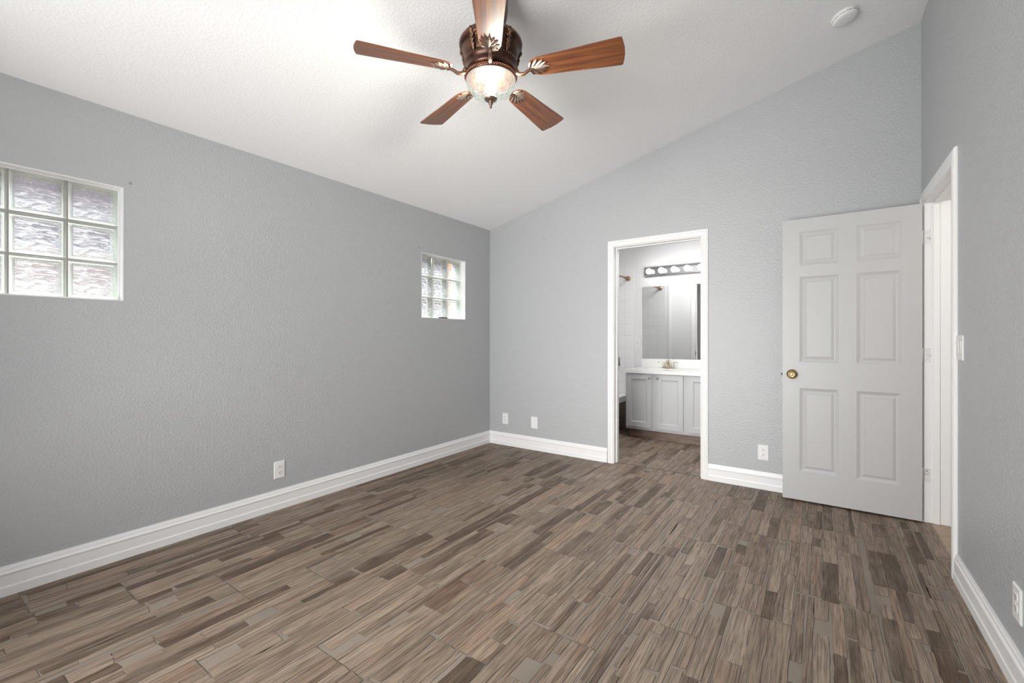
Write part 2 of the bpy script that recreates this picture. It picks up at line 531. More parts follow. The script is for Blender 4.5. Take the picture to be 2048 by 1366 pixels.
# ceiling slab following the slope
mb = MB()
xa, xb = XL - LT, XR + WT
mb.sweep([[(xa, YR - .12, ceil_z(xa)), (xb, YR - .12, ceil_z(xb)), (xb, YR - .12, ceil_z(xb) + .1), (xa, YR - .12, ceil_z(xa) + .1)],
          [(xa, YB + WT, ceil_z(xa)), (xb, YB + WT, ceil_z(xb)), (xb, YB + WT, ceil_z(xb) + .1), (xa, YB + WT, ceil_z(xa) + .1)]])
tag(obj('ceiling', mb, M_CEIL), 'white textured sloped ceiling', kind='structure')

# frame of the unseen rear window, its opening widened for light
for nm, (x0, x1, z0, z1), mull in (('window_3', RW, 1),):
    e = empty(nm, ((x0 + x1) / 2, YR, z0), 'white framed window behind the camera', kind='structure')
    mb = MB()
    for a, b_ in (((x0, YR - .09, z0), (x1, YR - .04, z0 + .04)), ((x0, YR - .09, z1 - .04), (x1, YR - .04, z1)),
                  ((x0, YR - .09, z0), (x0 + .04, YR - .04, z1)), ((x1 - .04, YR - .09, z0), (x1, YR - .04, z1))):
        mb.box(a, b_)
    if mull: mb.box(((x0 + x1) / 2 - .025, YR - .09, z0), ((x0 + x1) / 2 + .025, YR - .04, z1))
    obj('window_frame', mb, M_TRIM, e)

# bathroom shell
BX0, BX1 = -2.86, -0.10
CH = (-1.95, 4.27)      # chase at the head of the tub: x edge, y face
mb = MB(); mb.box((BX0 - .1, YV, 0), (BX1 + .1, YV + .1, 2.42)); tag(obj('wall_bathroom_back', mb, M_BATH), 'white bathroom wall behind the vanity', kind='structure')
mb = MB(); mb.box((BX0 - .1, YBB, 0), (BX0, YV, 2.42)); tag(obj('wall_bathroom_left', mb, M_BATH), 'bathroom end wall beside the tub', kind='structure')
mb = MB(); mb.box((BX1, YBB, 0), (BX1 + .1, YV, 2.42)); tag(obj('wall_bathroom_right', mb, M_BATH), 'bathroom end wall', kind='structure')
mb = MB(); mb.box((BX0, YBB, 0), (CH[0], CH[1], 2.42)); tag(obj('wall_bathroom_front', mb, M_BATH), 'boxed out wall at the head of the tub', kind='structure')
mb = MB(); mb.box((BX0 - .1, YBB, 2.42), (BX1 + .1, YV + .1, 2.5)); tag(obj('ceiling_bathroom', mb, M_CEIL), 'bathroom ceiling', kind='structure')
# tile surrounds of the tub
mb = MB(); mb.box((BX0, YV - .008, 0), (-2.005, YV, 2.135)); tag(obj('trim_3', mb, M_TILE_X, bevel=.003), 'white square tile surround on the far end of the tub', kind='structure')
mb = MB(); mb.box((BX0, CH[1], 0), (-2.0, CH[1] + .008, 2.135)); tag(obj('trim_4', mb, M_TILE_X, bevel=.003), 'white square tile surround on the near end of the tub', kind='structure')
mb = MB(); mb.box((BX0, CH[1], 0), (BX0 + .008, YV, 2.135)); tag(obj('trim_5', mb, M_TILE_Y), 'white square tile surround along the tub', kind='structure')

# hall shell
HXa, HXb, HYa, HYb = XR + WT, 1.75, 2.55, 4.6
def tan_mat():
    m = mat('tan_hall_tile', (0.42, 0.30, 0.21), 0.4)
    nt, b, N, L = nodes(m)
    tc = N('ShaderNodeTexCoord'); mp = N('ShaderNodeMapping'); mp.inputs['Scale'].default_value = (8, 30, 1); L(tc.outputs['Object'], mp.inputs[0])
    n = N('ShaderNodeTexNoise'); n.inputs['Scale'].default_value = 1; n.inputs['Detail'].default_value = 5; n.inputs['Distortion'].default_value = 1.5; L(mp.outputs[0], n.inputs['Vector'])
    r = N('ShaderNodeValToRGB'); e = r.color_ramp.elements
    e[0].position = 0.35; e[0].color = (0.33, 0.23, 0.155, 1); e[1].position = 0.65; e[1].color = (0.47, 0.345, 0.245, 1)
    L(n.outputs['Fac'], r.inputs[0]); L(r.outputs[0], b.inputs['Base Color'])
    return m
mb = MB(); mb.box((0.574, HYa, -0.05), (HXb, HYb, -0.001)); tag(obj('floor_hall', mb, tan_mat()), 'tan tile floor of the hall beyond the open door', kind='structure')
mb = MB(); mb.box((HXb, HYa, 0), (HXb + .1, HYb, 2.45)); tag(obj('wall_hall_right', mb, M_BATH), 'hall wall', kind='structure')
mb = MB(); mb.box((HXa, HYb, 0), (HXb + .1, HYb + .1, 2.45)); tag(obj('wall_hall_back', mb, M_BATH), 'hall end wall', kind='structure')
mb = MB(); mb.box((HXa, HYa - .1, 0), (HXb + .1, HYa, 2.45)); tag(obj('wall_hall_front', mb, M_BATH), 'hall end wall', kind='structure')
mb = MB(); mb.box((HXa, HYa - .1, 2.45), (HXb + .1, HYb + .1, 2.5)); tag(obj('ceiling_hall', mb, M_CEIL), 'hall ceiling', kind='structure')
mb = MB(); mb.box((HXa, YBB, 0), (HXa + .02, HYb, 2.45)); tag(obj('wall_hall_left', mb, M_BATH), 'hall side wall', kind='structure')
point('hall_fill', (1.35, 3.3, 1.9), 7, 0.12, (1.0, 0.93, 0.85))  # added fill light in the unseen part of the hall

area('bathroom_fill', (-1.35, 4.65, 2.40), (0, 0, 0), 0.7, 0.4, 18, (1.0, 0.99, 0.97))  # added area light out of view, brightens the bathroom, has no fixture

# ------------------------------------------------------------ baseboards
BASE = [(0.000, 0), (0.016, 0), (0.016, 0.040), (0.0135, 0.044), (0.0125, 0.049), (0.0125, 0.094), (0.0150, 0.098), (0.0160, 0.103),
        (0.0135, 0.109), (0.0105, 0.112), (0.0085, 0.124), (0.0055, 0.130), (0.0045, 0.136), (0, 0.136)]


def baseboard(name, p0, p1, nrm, label, m0=0, m1=0, scale=1.0):
    """p0,p1 wall line ends (x,y); nrm into the room; m0/m1 mitre direction at ends (+1 inner corner)."""
    d = Vector((p1[0] - p0[0], p1[1] - p0[1], 0)).normalized(); n_ = Vector((nrm[0], nrm[1], 0))
    rings = []
    for P, s, mm in ((p0, 1, m0), (p1, -1, m1)):
        rings.append([Vector((P[0], P[1], 0)) + n_ * v + d * s * v * mm + Vector((0, 0, z * scale)) for v, z in BASE])
    mb = MB(); mb.sweep(rings)
    tag(obj(name, mb, M_TRIM, bevel=0), label, kind='structure')


baseboard('baseboard_left', (XL, YR), (XL, YB), (1, 0), 'white moulded baseboard along the window wall', 1, 1)
baseboard('baseboard_back', (XL, YB), (BD[0] - .067, YB), (0, -1), 'white moulded baseboard between corner and bathroom doorway', 1, 0)
baseboard('baseboard_back_2', (BD[1] + .06, YB), (XR, YB), (0, -1), 'white moulded baseboard between bathroom doorway and open door', 0, 1)
baseboard('baseboard_right', (XR, HD[0] - .071), (XR, YR), (-1, 0), 'white moulded baseboard near the camera under the wall outlet', 0, 1)
baseboard('baseboard_rear', (XR, YR), (XL, YR), (0, 1), 'white moulded baseboard behind the camera', 1, 1)

# ------------------------------------------------------------ door casings
CAS = [(0, 0), (0, 0.008), (0.004, 0.0135), (0.012, 0.0125), (0.018, 0.0155), (0.026, 0.0165), (0.032, 0.0125), (0.040, 0.0115), (0.046, 0.0135), (0.052, 0.012), (0.060, 0.006), (0.060, 0)]
# u: 0 = outer edge, .060 = inner edge; v = stand-off


def casing(u0, u1, zt, width, place):
    """three mitred legs around an opening u0..u1 below zt. place(u, v, z)."""
    s = width / 0.060
    legs = []
    prof = [(width - a * s, v) for a, v in CAS]      # distance outward from inner edge
    # left leg, head, right leg in one mitred sweep
    rings = [[place(u0 - o, v, 0) for o, v in prof],
             [place(u0 - o, v, zt + o) for o, v in prof],
             [place(u1 + o, v, zt + o) for o, v in prof],
             [place(u1 + o, v, 0) for o, v in prof]]
    mb = MB(); mb.sweep(rings)
    return mb


t1 = empty('trim_1', ((BD[0] + BD[1]) / 2, YB, 0), 'white moulded casing and jamb of the bathroom doorway', kind='structure')
mb = casing(BD[0] - .005, BD[1] + .005, BD[2] + .005, 0.056, lambda u, v, z: (u, YB - v, z)); obj('casing', mb, M_TRIM, t1)
mb = casing(BD[0] - .005, BD[1] + .005, BD[2] + .005, 0.056, lambda u, v, z: (u, YBB + v, z)); obj('casing', mb, M_TRIM, t1)
mb = MB()
for a in ((BD[0] - .0118, BD[0]), (BD[1], BD[1] + .0118)):
    mb.box((a[0], YB - .001, 0), (a[1], YBB + .001, BD[2] + .0118))
mb.box((BD[0], YB - .001, BD[2]), (BD[1], YBB + .001, BD[2] + .0118))
obj('jamb', mb, M_TRIM, t1, bevel=.001)
mb = MB()
mb.box((BD[0], YB + .045, 0), (BD[0] + .011, YB + .078, BD[2])); mb.box((BD[1] - .011, YB + .045, 0), (BD[1], YB + .078, BD[2]))
mb.box((BD[0] + .011, YB + .045, BD[2] - .011), (BD[1] - .011, YB + .078, BD[2]))
obj('door_stop', mb, M_TRIM, t1, bevel=.002)
mb = MB(); mb.box((BD[0] - .001, YB + .083, 0.915), (BD[0] + .003, YB + .118, 1.0)); mb.tube([(BD[0] + .006, YBB, .915), (BD[0] + .006, YBB, 1.0)], .005, 8)
tag(obj('hinge', mb, M_STEEL, t1), 'grey metal hinge leaf without a door')
mb = MB(); mb.box((BD[0], YB + .052, -.004), (BD[1], YB + .057, .0005)); tag(obj('trim_6', mb, M_DARKMETAL), 'thin dark joint across the bathroom threshold', kind='structure')

t2 = empty('trim_2', (XR, (HD[0] + HD[1]) / 2, 0), 'white casing and jamb of the hall doorway', kind='structure')
mb = casing(HD[0] - .005, HD[1] + .005, HD[2] + .005, 0.066, lambda u, v, z: (XR - v, u, z)); obj('casing', mb, M_TRIM, t2)
mb = casing(HD[0] - .005, HD[1] + .005, HD[2] + .005, 0.060, lambda u, v, z: (XR + WT + v, u, z)); obj('casing', mb, M_TRIM, t2)
mb = MB()
for a in ((HD[0] - .0118, HD[0]), (HD[1], HD[1] + .0118)):
    mb.box((XR - .001, a[0], 0), (XR + WT + .003, a[1], HD[2] + .0118))
mb.box((XR - .001, HD[0], HD[2]), (XR + WT + .003, HD[1], HD[2] + .0118))
obj('jamb', mb, M_TRIM, t2, bevel=.001)
mb = MB()
mb.box((XR + .041, HD[1] - .012, 0), (XR + .072, HD[1], HD[2])); mb.box((XR + .041, HD[0], 0), (XR + .072, HD[0] + .012, HD[2]))
mb.box((XR + .041, HD[0] + .012, HD[2] - .012), (XR + .072, HD[1] - .012, HD[2]))
obj('door_stop', mb, M_TRIM, t2, bevel=.002)
for z in (0.26, 1.03, 1.79):
    mb = MB(); mb.box((XR - .001, HD[1] - .0025, z), (XR + .030, HD[1] + .001, z + .089))
    for q in (.02, .045, .07): mb.lathe([(0, .0012), (.003, .001), (.0035, 0)], 8, Matrix.Translation((XR + .015 + (.006 if q == .045 else -.003), HD[1] - .0025, z + q)) @ Matrix.Rotation(PI / 2, 4, 'X'))
    obj('hinge', mb, M_JAMB, t2)
mb = MB()
mb.lathe([(.0, .0), (.0, .001)], 3)

# ------------------------------------------------------------ panelled leaf builder
def panelled(mb, u0, u1, z0, z1, panels, place, thick, steps, both=True):
    """flat slab with moulded panels. steps: list of (inset, depth)."""
    us = sorted({u0, u1} | {p[0] for p in panels} | {p[1] for p in panels})
    zs = sorted({z0, z1} | {p[2] for p in panels} | {p[3] for p in panels})

    def inp(u, z): return any(p[0] < u < p[1] and p[2] < z < p[3] for p in panels)
    for side in ((0, 1), (1, -1)) if both else ((0, 1),):
        w0 = side[0] * thick; sg = side[1]
        for i in range(len(us) - 1):
            for j in range(len(zs) - 1):
                if inp((us[i] + us[i + 1]) / 2, (zs[j] + zs[j + 1]) / 2): continue
                q = [(us[i], zs[j]), (us[i + 1], zs[j]), (us[i + 1], zs[j + 1]), (us[i], zs[j + 1])]
                mb.add([place(u, w0, z) for u, z in q], [(0, 1, 2, 3) if sg > 0 else (3, 2, 1, 0)])
        for a, b_, c, d in panels:
            prev = None
            for ins, dep in [(0, 0)] + steps:
                R = [place(u, w0 + sg * dep, z) for u, z in ((a + ins, c + ins), (b_ - ins, c + ins), (b_ - ins, d - ins), (a + ins, d - ins))]
                if prev is not None:
                    mb.add(prev + R, [(k, (k + 1) % 4, 4 + (k + 1) % 4, 4 + k) if sg > 0 else (4 + k, 4 + (k + 1) % 4, (k + 1) % 4, k) for k in range(4)])
                prev = R
            mb.add(prev, [(0, 1, 2, 3) if sg > 0 else (3, 2, 1, 0)])
    if not both:
        mb.add([place(u, thick, z) for u, z in ((u0, z0), (u1, z0), (u1, z1), (u0, z1))], [(3, 2, 1, 0)])
    for (ua, za), (ub, zb) in (((u0, z0), (u1, z0)), ((u1, z0), (u1, z1)), ((u1, z1), (u0, z1)), ((u0, z1), (u0, z0))):
        mb.add([place(ua, 0, za), place(ub, 0, zb), place(ub, thick, zb), place(ua, thick, za)], [(3, 2, 1, 0)])


# the open six panel door, seen against the back wall
DX0, DX1, DY, DZ0, DZ1 = -0.235, 0.527, 3.845, 0.013, 2.045
door = empty('door_1', (DX1, DY, 0), 'white six-panel interior door standing open against the grey wall', kind='structure')
mb = MB()
pan = []
for a, b_ in ((-0.130, 0.096), (0.196, 0.424)):
    for c, d in ((0.222, 0.823), (1.010, 1.627), (1.708, 1.951)): pan.append((a, b_, c, d))
panelled(mb, DX0, DX1, DZ0, DZ1, pan, lambda u, w, z: (u, DY + w, z), 0.035,
         [(0.004, 0.003), (0.019, 0.010), (0.023, 0.0105), (0.041, 0.0035), (0.043, 0.0045)])
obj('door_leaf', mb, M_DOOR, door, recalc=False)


def knob(parent, x, y, z, s):
    """s=-1 projects towards -Y."""
    R = Matrix.Translation((x, y, z)) @ Matrix.Rotation(PI / 2 if s < 0 else -PI / 2, 4, 'X')
    mb = MB(); mb.lathe([(0.034, 0), (0.034, .003), (.030, .007), (.016, .010), (.012, .013), (.012, .024)], 32, R)
    k = obj('rosette', mb, M_BRASS, parent)
    mb = MB(); mb.lathe([(0.012, .022), (.018, .028), (.0255, .036), (.0275, .044), (.0265, .052), (.022, .058), (.0165, .0605), (.0150, .0585), (.0115, .0585)], 32, R)
    k = obj('door_knob', mb, M_BRASS, parent)
    mb = MB(); mb.lathe([(0.0112, .0575), (.0108, .0605), (.006, .0615), (0, .0615)], 24, R)
    obj('lock_button', mb, M_BRASS2, k)


knob(door, -0.176, DY, 0.922, -1)
knob(door, -0.176, DY + .035, 0.922, 1)
mb = MB(); mb.box((DX0 - .0005, DY + .006, .895), (DX0 + .002, DY + .029, .952)); mb.box((DX0 - .011, DY + .010, .911), (DX0, DY + .024, .928))
obj('latch_bolt', mb, M_DARKMETAL, door, bevel=.001)
for z in (0.26, 1.03, 1.79):
    mb = MB(); mb.tube([(DX1 + .004, DY + .038, z), (DX1 + .004, DY + .038, z + .089)], .0055, 10)
    obj('hinge', mb, M_TRIM, door)

# ------------------------------------------------------------ glass block windows
def glass_block_mats():
    g = bpy.data.materials.new('rippled_glass'); g.use_nodes = True
    nt = g.node_tree
    for nd in list(nt.nodes):
        if nd.type != 'OUTPUT_MATERIAL': nt.nodes.remove(nd)
    N, L = nt.nodes.new, nt.links.new
    out = [nd for nd in nt.nodes if nd.type == 'OUTPUT_MATERIAL'][0]
    tc = N('ShaderNodeTexCoord'); mp = N('ShaderNodeMapping'); mp.inputs['Scale'].default_value = (60, 17, 62)
    L(tc.outputs['Object'], mp.inputs[0])
    n = N('ShaderNodeTexNoise'); n.inputs['Scale'].default_value = 1.0; n.inputs['Detail'].default_value = 2.5; n.inputs['Distortion'].default_value = 1.2
    L(mp.outputs[0], n.inputs['Vector'])
    bp = N('ShaderNodeBump'); bp.inputs['Strength'].default_value = 1.0; bp.inputs['Distance'].default_value = 0.02
    L(n.outputs['Fac'], bp.inputs['Height'])
    tl = N('ShaderNodeBsdfTranslucent'); tl.inputs[0].default_value = (0.86, 0.86, 0.88, 1); L(bp.outputs[0], tl.inputs['Normal'])
    tr = N('ShaderNodeBsdfTransparent'); tr.inputs[0].default_value = (0.95, 0.96, 0.96, 1)
    gs = N('ShaderNodeBsdfGlossy'); gs.inputs[1].default_value = 0.08; L(bp.outputs[0], gs.inputs['Normal'])
    rr = N('ShaderNodeValToRGB'); rr.color_ramp.elements[0].position = .47; rr.color_ramp.elements[0].color = (.96, .96, .96, 1)
    rr.color_ramp.elements[1].position = .60; rr.color_ramp.elements[1].color = (.60, .60, .60, 1)
    L(n.outputs['Fac'], rr.inputs[0])
    m1 = N('ShaderNodeMixShader'); L(rr.outputs[0], m1.inputs[0]); L(tl.outputs[0], m1.inputs[1]); L(tr.outputs[0], m1.inputs[2])
    m2 = N('ShaderNodeMixShader'); m2.inputs[0].default_value = 0.08; L(m1.outputs[0], m2.inputs[1]); L(gs.outputs[0], m2.inputs[2])
    L(m2.outputs[0], out.inputs[0])
    r = bpy.data.materials.new('block_rim_glass'); r.use_nodes = True
    nt = r.node_tree
    for nd in list(nt.nodes):
        if nd.type != 'OUTPUT_MATERIAL': nt.nodes.remove(nd)
    N, L = nt.nodes.new, nt.links.new
    out = [nd for nd in nt.nodes if nd.type == 'OUTPUT_MATERIAL'][0]
    tl = N('ShaderNodeBsdfTranslucent'); tl.inputs[0].default_value = (0.93, 0.96, 0.92, 1)
    tr = N('ShaderNodeBsdfTransparent'); tr.inputs[0].default_value = (0.93, 0.96, 0.93, 1)
    df = N('ShaderNodeBsdfDiffuse'); df.inputs[0].default_value = (0.85, 0.86, 0.84, 1)
    gs = N('ShaderNodeBsdfGlossy'); gs.inputs[1].default_value = 0.08
    m0 = N('ShaderNodeMixShader'); m0.inputs[0].default_value = 0.15; L(tl.outputs[0], m0.inputs[1]); L(df.outputs[0], m0.inputs[2])
    m1 = N('ShaderNodeMixShader'); m1.inputs[0].default_value = 0.35; L(m0.outputs[0], m1.inputs[1]); L(tr.outputs[0], m1.inputs[2])
    m2 = N('ShaderNodeMixShader'); m2.inputs[0].default_value = 0.08; L(m1.outputs[0], m2.inputs[1]); L(gs.outputs[0], m2.inputs[2])
    L(m2.outputs[0], out.inputs[0])
    return g, r


M_GLASS, M_RIM = glass_block_mats()
M_MORTAR = mat('pale_mortar', (0.40, 0.38, 0.36), 0.85)


def block_window(name, Y0, Y1, Z0, Z1, label, mortar):
    e = empty(name, (XL, (Y0 + Y1) / 2, Z0), label, kind='structure')
    fr = 0.004
    a0, a1, c0, c1 = Y0 + fr, Y1 - fr, Z0 + fr, Z1 - fr
    # painted plaster reveal lining the opening
    mb = MB()
    xi, xo = XL + .001, XL - LT + .001
    mb.box((xo, Y0, Z0), (xi, Y1, Z0 + fr)); mb.box((xo, Y0, Z1 - fr), (xi, Y1, Z1))
    mb.box((xo, Y0, Z0 + fr), (xi, Y0 + fr, Z1 - fr)); mb.box((xo, Y1 - fr, Z0 + fr), (xi, Y1, Z1 - fr))
    obj('window_reveal', mb, M_TRIM, e)
    X0, X1 = XL - .060, XL - .138
    # stop bead round the blocks
    mb = MB(); t = 0.006
    mb.box((X0, a0, c0), (X0 + .010, a1, c0 + t)); mb.box((X0, a0, c1 - t), (X0 + .010, a1, c1))
    mb.box((X0, a0, c0 + t), (X0 + .010, a0 + t, c1 - t)); mb.box((X0, a1 - t, c0 + t), (X0 + .010, a1, c1 - t))
    obj('window_bead', mb, M_TRIM, e, bevel=.002)
    py, pz = (a1 - a0) / 3, (c1 - c0) / 3
    j = 0.0035
    mb = MB()
    for k in (1, 2):
        mb.box((X0 - .006, a0 + k * py - j, c0), (X1 + .006, a0 + k * py + j, c1))
        for q in range(3):
            mb.box((X0 - .006, a0 + q * py + j, c0 + k * pz - j), (X1 + .006, a0 + (q + 1) * py - j, c0 + k * pz + j))
    obj('mortar', mb, mortar, e)
    for iy in range(3):
        for iz in range(3):
            y0, y1 = a0 + iy * py + j, a0 + (iy + 1) * py - j
            z0, z1 = c0 + iz * pz + j, c0 + (iz + 1) * pz - j
            # rim: square ring bevelled towards the panes
            mb = MB(); w = 0.018

            def ring(x, ins): return [(x, y0 + ins, z0 + ins), (x, y1 - ins, z0 + ins), (x, y1 - ins, z1 - ins), (x, y0 + ins, z1 - ins)]
            rs = [ring(X0 - .004, 0), ring(X0, .003), ring(X0, .011), ring(X0 - .006, w), ring(X1 + .006, w), ring(X1, .011), ring(X1, .003), ring(X1 + .004, 0), ring(X0 - .004, 0)]
            mb.sweep(rs, caps=False)
            rim = obj('glass_block', mb, M_RIM, e, loc=(X0, (y0 + y1) / 2, z0))
            for xa_, nm in ((X0 - .008, 'pane'), (X1 + .008, 'pane')):
                m2 = MB(); s = 1 if xa_ > (X0 + X1) / 2 else -1
                m2.box((xa_ - .004, y0 + w - .001, z0 + w - .001), (xa_ + .004, y1 - w + .001, z1 - w + .001))
                obj(nm, m2, M_GLASS, rim)
    return e


block_window('window_1', *W1, 'large-looking glass block window in the grey wall near the camera', M_MORTAR)
block_window('window_2', *W2, 'small glass block window in the grey wall near the far corner', mat('white_mortar', (0.72, 0.71, 0.69), 0.8))
mb = MB(); mb.box((XL - .030, 3.20, W2[2] + .004), (XL - .012, 3.315, W2[2] + .016)); mb.box((XL - .026, 3.24, W2[2] + .016), (XL - .016, 3.27, W2[2] + .019))
tag(obj('metal_strip', mb, M_DARKMETAL, loc=(XL - .02, 3.25, W2[2] + .004), bevel=.002), 'small dark strip lying on the sill of the far glass block window', 'strip')

# what stands outside those windows: neighbour wall, ground, painted post
mb = MB(); mb.box((-8, -6, -0.4), (-3.4, 9, -0.15)); tag(obj('ground_outside', mb, mat('pale_gravel', (0.42, 0.38, 0.36), 0.9)), 'ground outside the windows', kind='structure')
mfence = mat('brown_block_fence', (0.20, 0.145, 0.135), 0.8)
mb = MB(); mb.box((-6.2, -6, -0.15), (-6.0, 9, 2.05)); tag(obj('wall_outside', mb, mfence), 'brown fence wall outside the windows', kind='structure')
mb = MB(); mb.box((-7.6, -6, -0.15), (-7.4, 9, 5.5)); tag(obj('wall_outside_far', mb, mat('lavender_stucco', (0.25, 0.22, 0.28), 0.9)), 'pale stucco house wall outside the windows', kind='structure')
mb = MB(); mb.box((-3.80, 4.05, -0.15), (-3.70, 4.17, 2.3)); tag(obj('wooden_post', mb, mat('orange_post', (0.55, 0.24, 0.09), 0.6), loc=(-3.78, 3.94, -0.15), bevel=.01), 'orange-brown post seen blurred through the far glass block window', 'post')

# ------------------------------------------------------------ ceiling fan
FX, FY = -1.280, 1.672
FZ = 2.434
A0 = 306.45
fan = empty('ceiling_fan', (FX, FY, ceil_z(FX)), 'bronze ceiling fan with five cherry wood blades and a glass bowl light', 'ceiling fan')
M_BRONZE = mat('oil_rubbed_bronze', (0.105, 0.045, 0.026), 0.34, 0.75)
nt, b, N, L = nodes(M_BRONZE)
tc = N('ShaderNodeTexCoord'); n = N('ShaderNodeTexNoise'); n.inputs['Scale'].default_value = 14; n.inputs['Detail'].default_value = 3; L(tc.outputs['Object'], n.inputs['Vector'])
r = N('ShaderNodeValToRGB'); r.color_ramp.elements[0].position = .35; r.color_ramp.elements[0].color = (0.04, 0.018, 0.012, 1); r.color_ramp.elements[1].position = .7; r.color_ramp.elements[1].color = (0.125, 0.056, 0.034, 1)
L(n.outputs['Fac'], r.inputs[0]); L(r.outputs[0], b.inputs['Base Color'])
M_GILT = mat('antique_gilt_bronze', (0.22, 0.125, 0.08), 0.42, 0.85)
M_LEAF = mat('silvered_bronze_leaf', (0.27, 0.20, 0.155), 0.45, 0.8)


def blade_wood():
    m = mat('cherry_blade', (0.2, 0.07, 0.03), 0.36, spec=0.5)
    nt, b, N, L = nodes(m)
    tc = N('ShaderNodeTexCoord'); mp = N('ShaderNodeMapping'); mp.inputs['Scale'].default_value = (3, 55, 55); L(tc.outputs['Object'], mp.inputs[0])
    n = N('ShaderNodeTexNoise'); n.inputs['Scale'].default_value = 1; n.inputs['Detail'].default_value = 4; n.inputs['Distortion'].default_value = 0.6; L(mp.outputs[0], n.inputs['Vector'])
    r = N('ShaderNodeValToRGB'); e = r.color_ramp.elements
    e[0].position = 0.32; e[0].color = (0.085, 0.026, 0.012, 1); e[1].position = 0.7; e[1].color = (0.265, 0.088, 0.030, 1)
    L(n.outputs['Fac'], r.inputs[0])
    L(r.outputs[0], b.inputs['Base Color'])
    b.inputs['Coat Weight'].default_value = 0.45; b.inputs['Coat Roughness'].default_value = 0.34
    return m


M_BLADE = blade_wood()
T = Matrix.Translation((FX, FY, 0))
# canopy that meets the sloped ceiling
mb = MB(); prof = [(0.018, 2.640), (0.034, 2.644), (0.060, 2.662), (0.074, 2.690), (0.080, 2.725), (0.081, 2.76), (0.083, 2.79), (0.083, 2.9)]
mb.lathe(prof, 40, T)
for i, p in enumerate(mb.v):
    if p.z > 2.79 + 1e-4: p.z = ceil_z(p.x)
obj('canopy', mb, M_BRONZE, fan)
mb = MB(); mb.lathe([(.014, 2.585), (.014, 2.655)], 16, T); obj('downrod', mb, M_BRONZE, fan)
mb = MB(); mb.tube([(FX - .045, FY - .02, 2.640), (FX - .060, FY - .035, 2.628), (FX - .075, FY - .045, 2.618)], .0022, 6); obj('pull_wire', mb, M_DARKMETAL, fan)
# motor housing
mb = MB()
prof = [(0.018, 2.602), (0.050, 2.600), (0.075, 2.606), (0.098, 2.606), (0.112, 2.598), (0.128, 2.596), (0.140, 2.590), (0.147, 2.580), (0.149, 2.566),
        (0.146, 2.556), (0.138, 2.552), (0.134, 2.546), (0.132, 2.530), (0.127, 2.512), (0.121, 2.498), (0.118, 2.492), (0.122, 2.487), (0.123, 2.480),
        (0.118, 2.474), (0.114, 2.466), (0.112, 2.456), (0.115, 2.450), (0.114, 2.444), (0.106, 2.438), (0.098, 2.430), (0.05, 2.428)]
mb.lathe(prof, 64, T)
hous = obj('motor_housing', mb, M_BRONZE, fan)
# beaded rims
def bead_ring(r, z, n, rb, name, m, parent):
    mb = MB()
    for k in range(n):
        a = 2 * PI * k / n
        mb.lathe([(0, -rb), (rb * .7, -rb * .7), (rb, 0), (rb * .7, rb * .7), (0, rb)], 6, Matrix.Translation((FX + r * math.cos(a), FY + r * math.sin(a), z)))
    return obj(name, mb, m, parent)
bead_ring(0.1465, 2.572, 64, .0040, 'beaded_rim', M_GILT, hous)
bead_ring(0.1235, 2.4835, 60, .0030, 'beaded_rim', M_GILT, hous)


def petal(mb, M, x, y, ang, ln, wd, th):
    """one pointed raised lobe lying in the xy plane, ridge towards -z."""
    R = M @ Matrix.Translation((x, y, 0)) @ Matrix.Rotation(ang, 4, 'Z')
    prof = [(0, .30), (.15, .62), (.35, .95), (.55, 1.0), (.75, .72), (.9, .34), (1, 0.02)]
    rings = []
    for t, w in prof:
        a, h = ln * t, w * wd / 2
        d = th * (.45 + .55 * w)
        rings.append([(a, -h, 0), (a, -h * .55, -d * .55), (a, 0, -d), (a, h * .55, -d * .55), (a, h, 0)])
    mb.sweep(rings, closed_profile=True, M=R)


def leaf(mb, M, ln, wd, th):
    """acanthus leaf of separate pointed lobes along a spine."""
    petal(mb, M, 0, 0, 0, ln, wd * .36, th * 1.3)
    for t, a, l in ((.02, 68, .42), (.13, 52, .56), (.28, 40, .58), (.45, 30, .46)):
        for s_ in (-1, 1):
            petal(mb, M, ln * t, 0, s_ * math.radians(a), ln * l, wd * .25, th)


# ornamental leaves on the housing, between the blade irons
for k in range(5):
    a = math.radians(A0 + 36 + 72 * k)
    for da, w_ in ((0, .016),):
        mb = MB()
        # a scroll that runs down the housing side
        pts = []
        for (r_, z_) in ((.151, 2.578), (.150, 2.560), (.139, 2.548), (.139, 2.530), (.134, 2.510), (.129, 2.495), (.127, 2.484)):
            pts.append((FX + r_ * math.cos(a), FY + r_ * math.sin(a), z_))
        mb.tube(pts, [.006, .008, .007, .008, .007, .006, .004], 8)
        for s in (-1, 1):
            for q, (r_, z_) in enumerate(((.147, 2.562), (.138, 2.545), (.135, 2.525), (.130, 2.506))):
                b1 = a + s * .085 * (1 - .12 * q)
                mb.tube([(FX + r_ * math.cos(a), FY + r_ * math.sin(a), z_ - .008), (FX + (r_ + .006) * math.cos(a + s * .05), FY + (r_ + .006) * math.sin(a + s * .05), z_), (FX + r_ * math.cos(b1), FY + r_ * math.sin(b1), z_ + .010)], [.004, .005, .002], 6)
        obj('scroll_ornament', mb, M_GILT, hous)

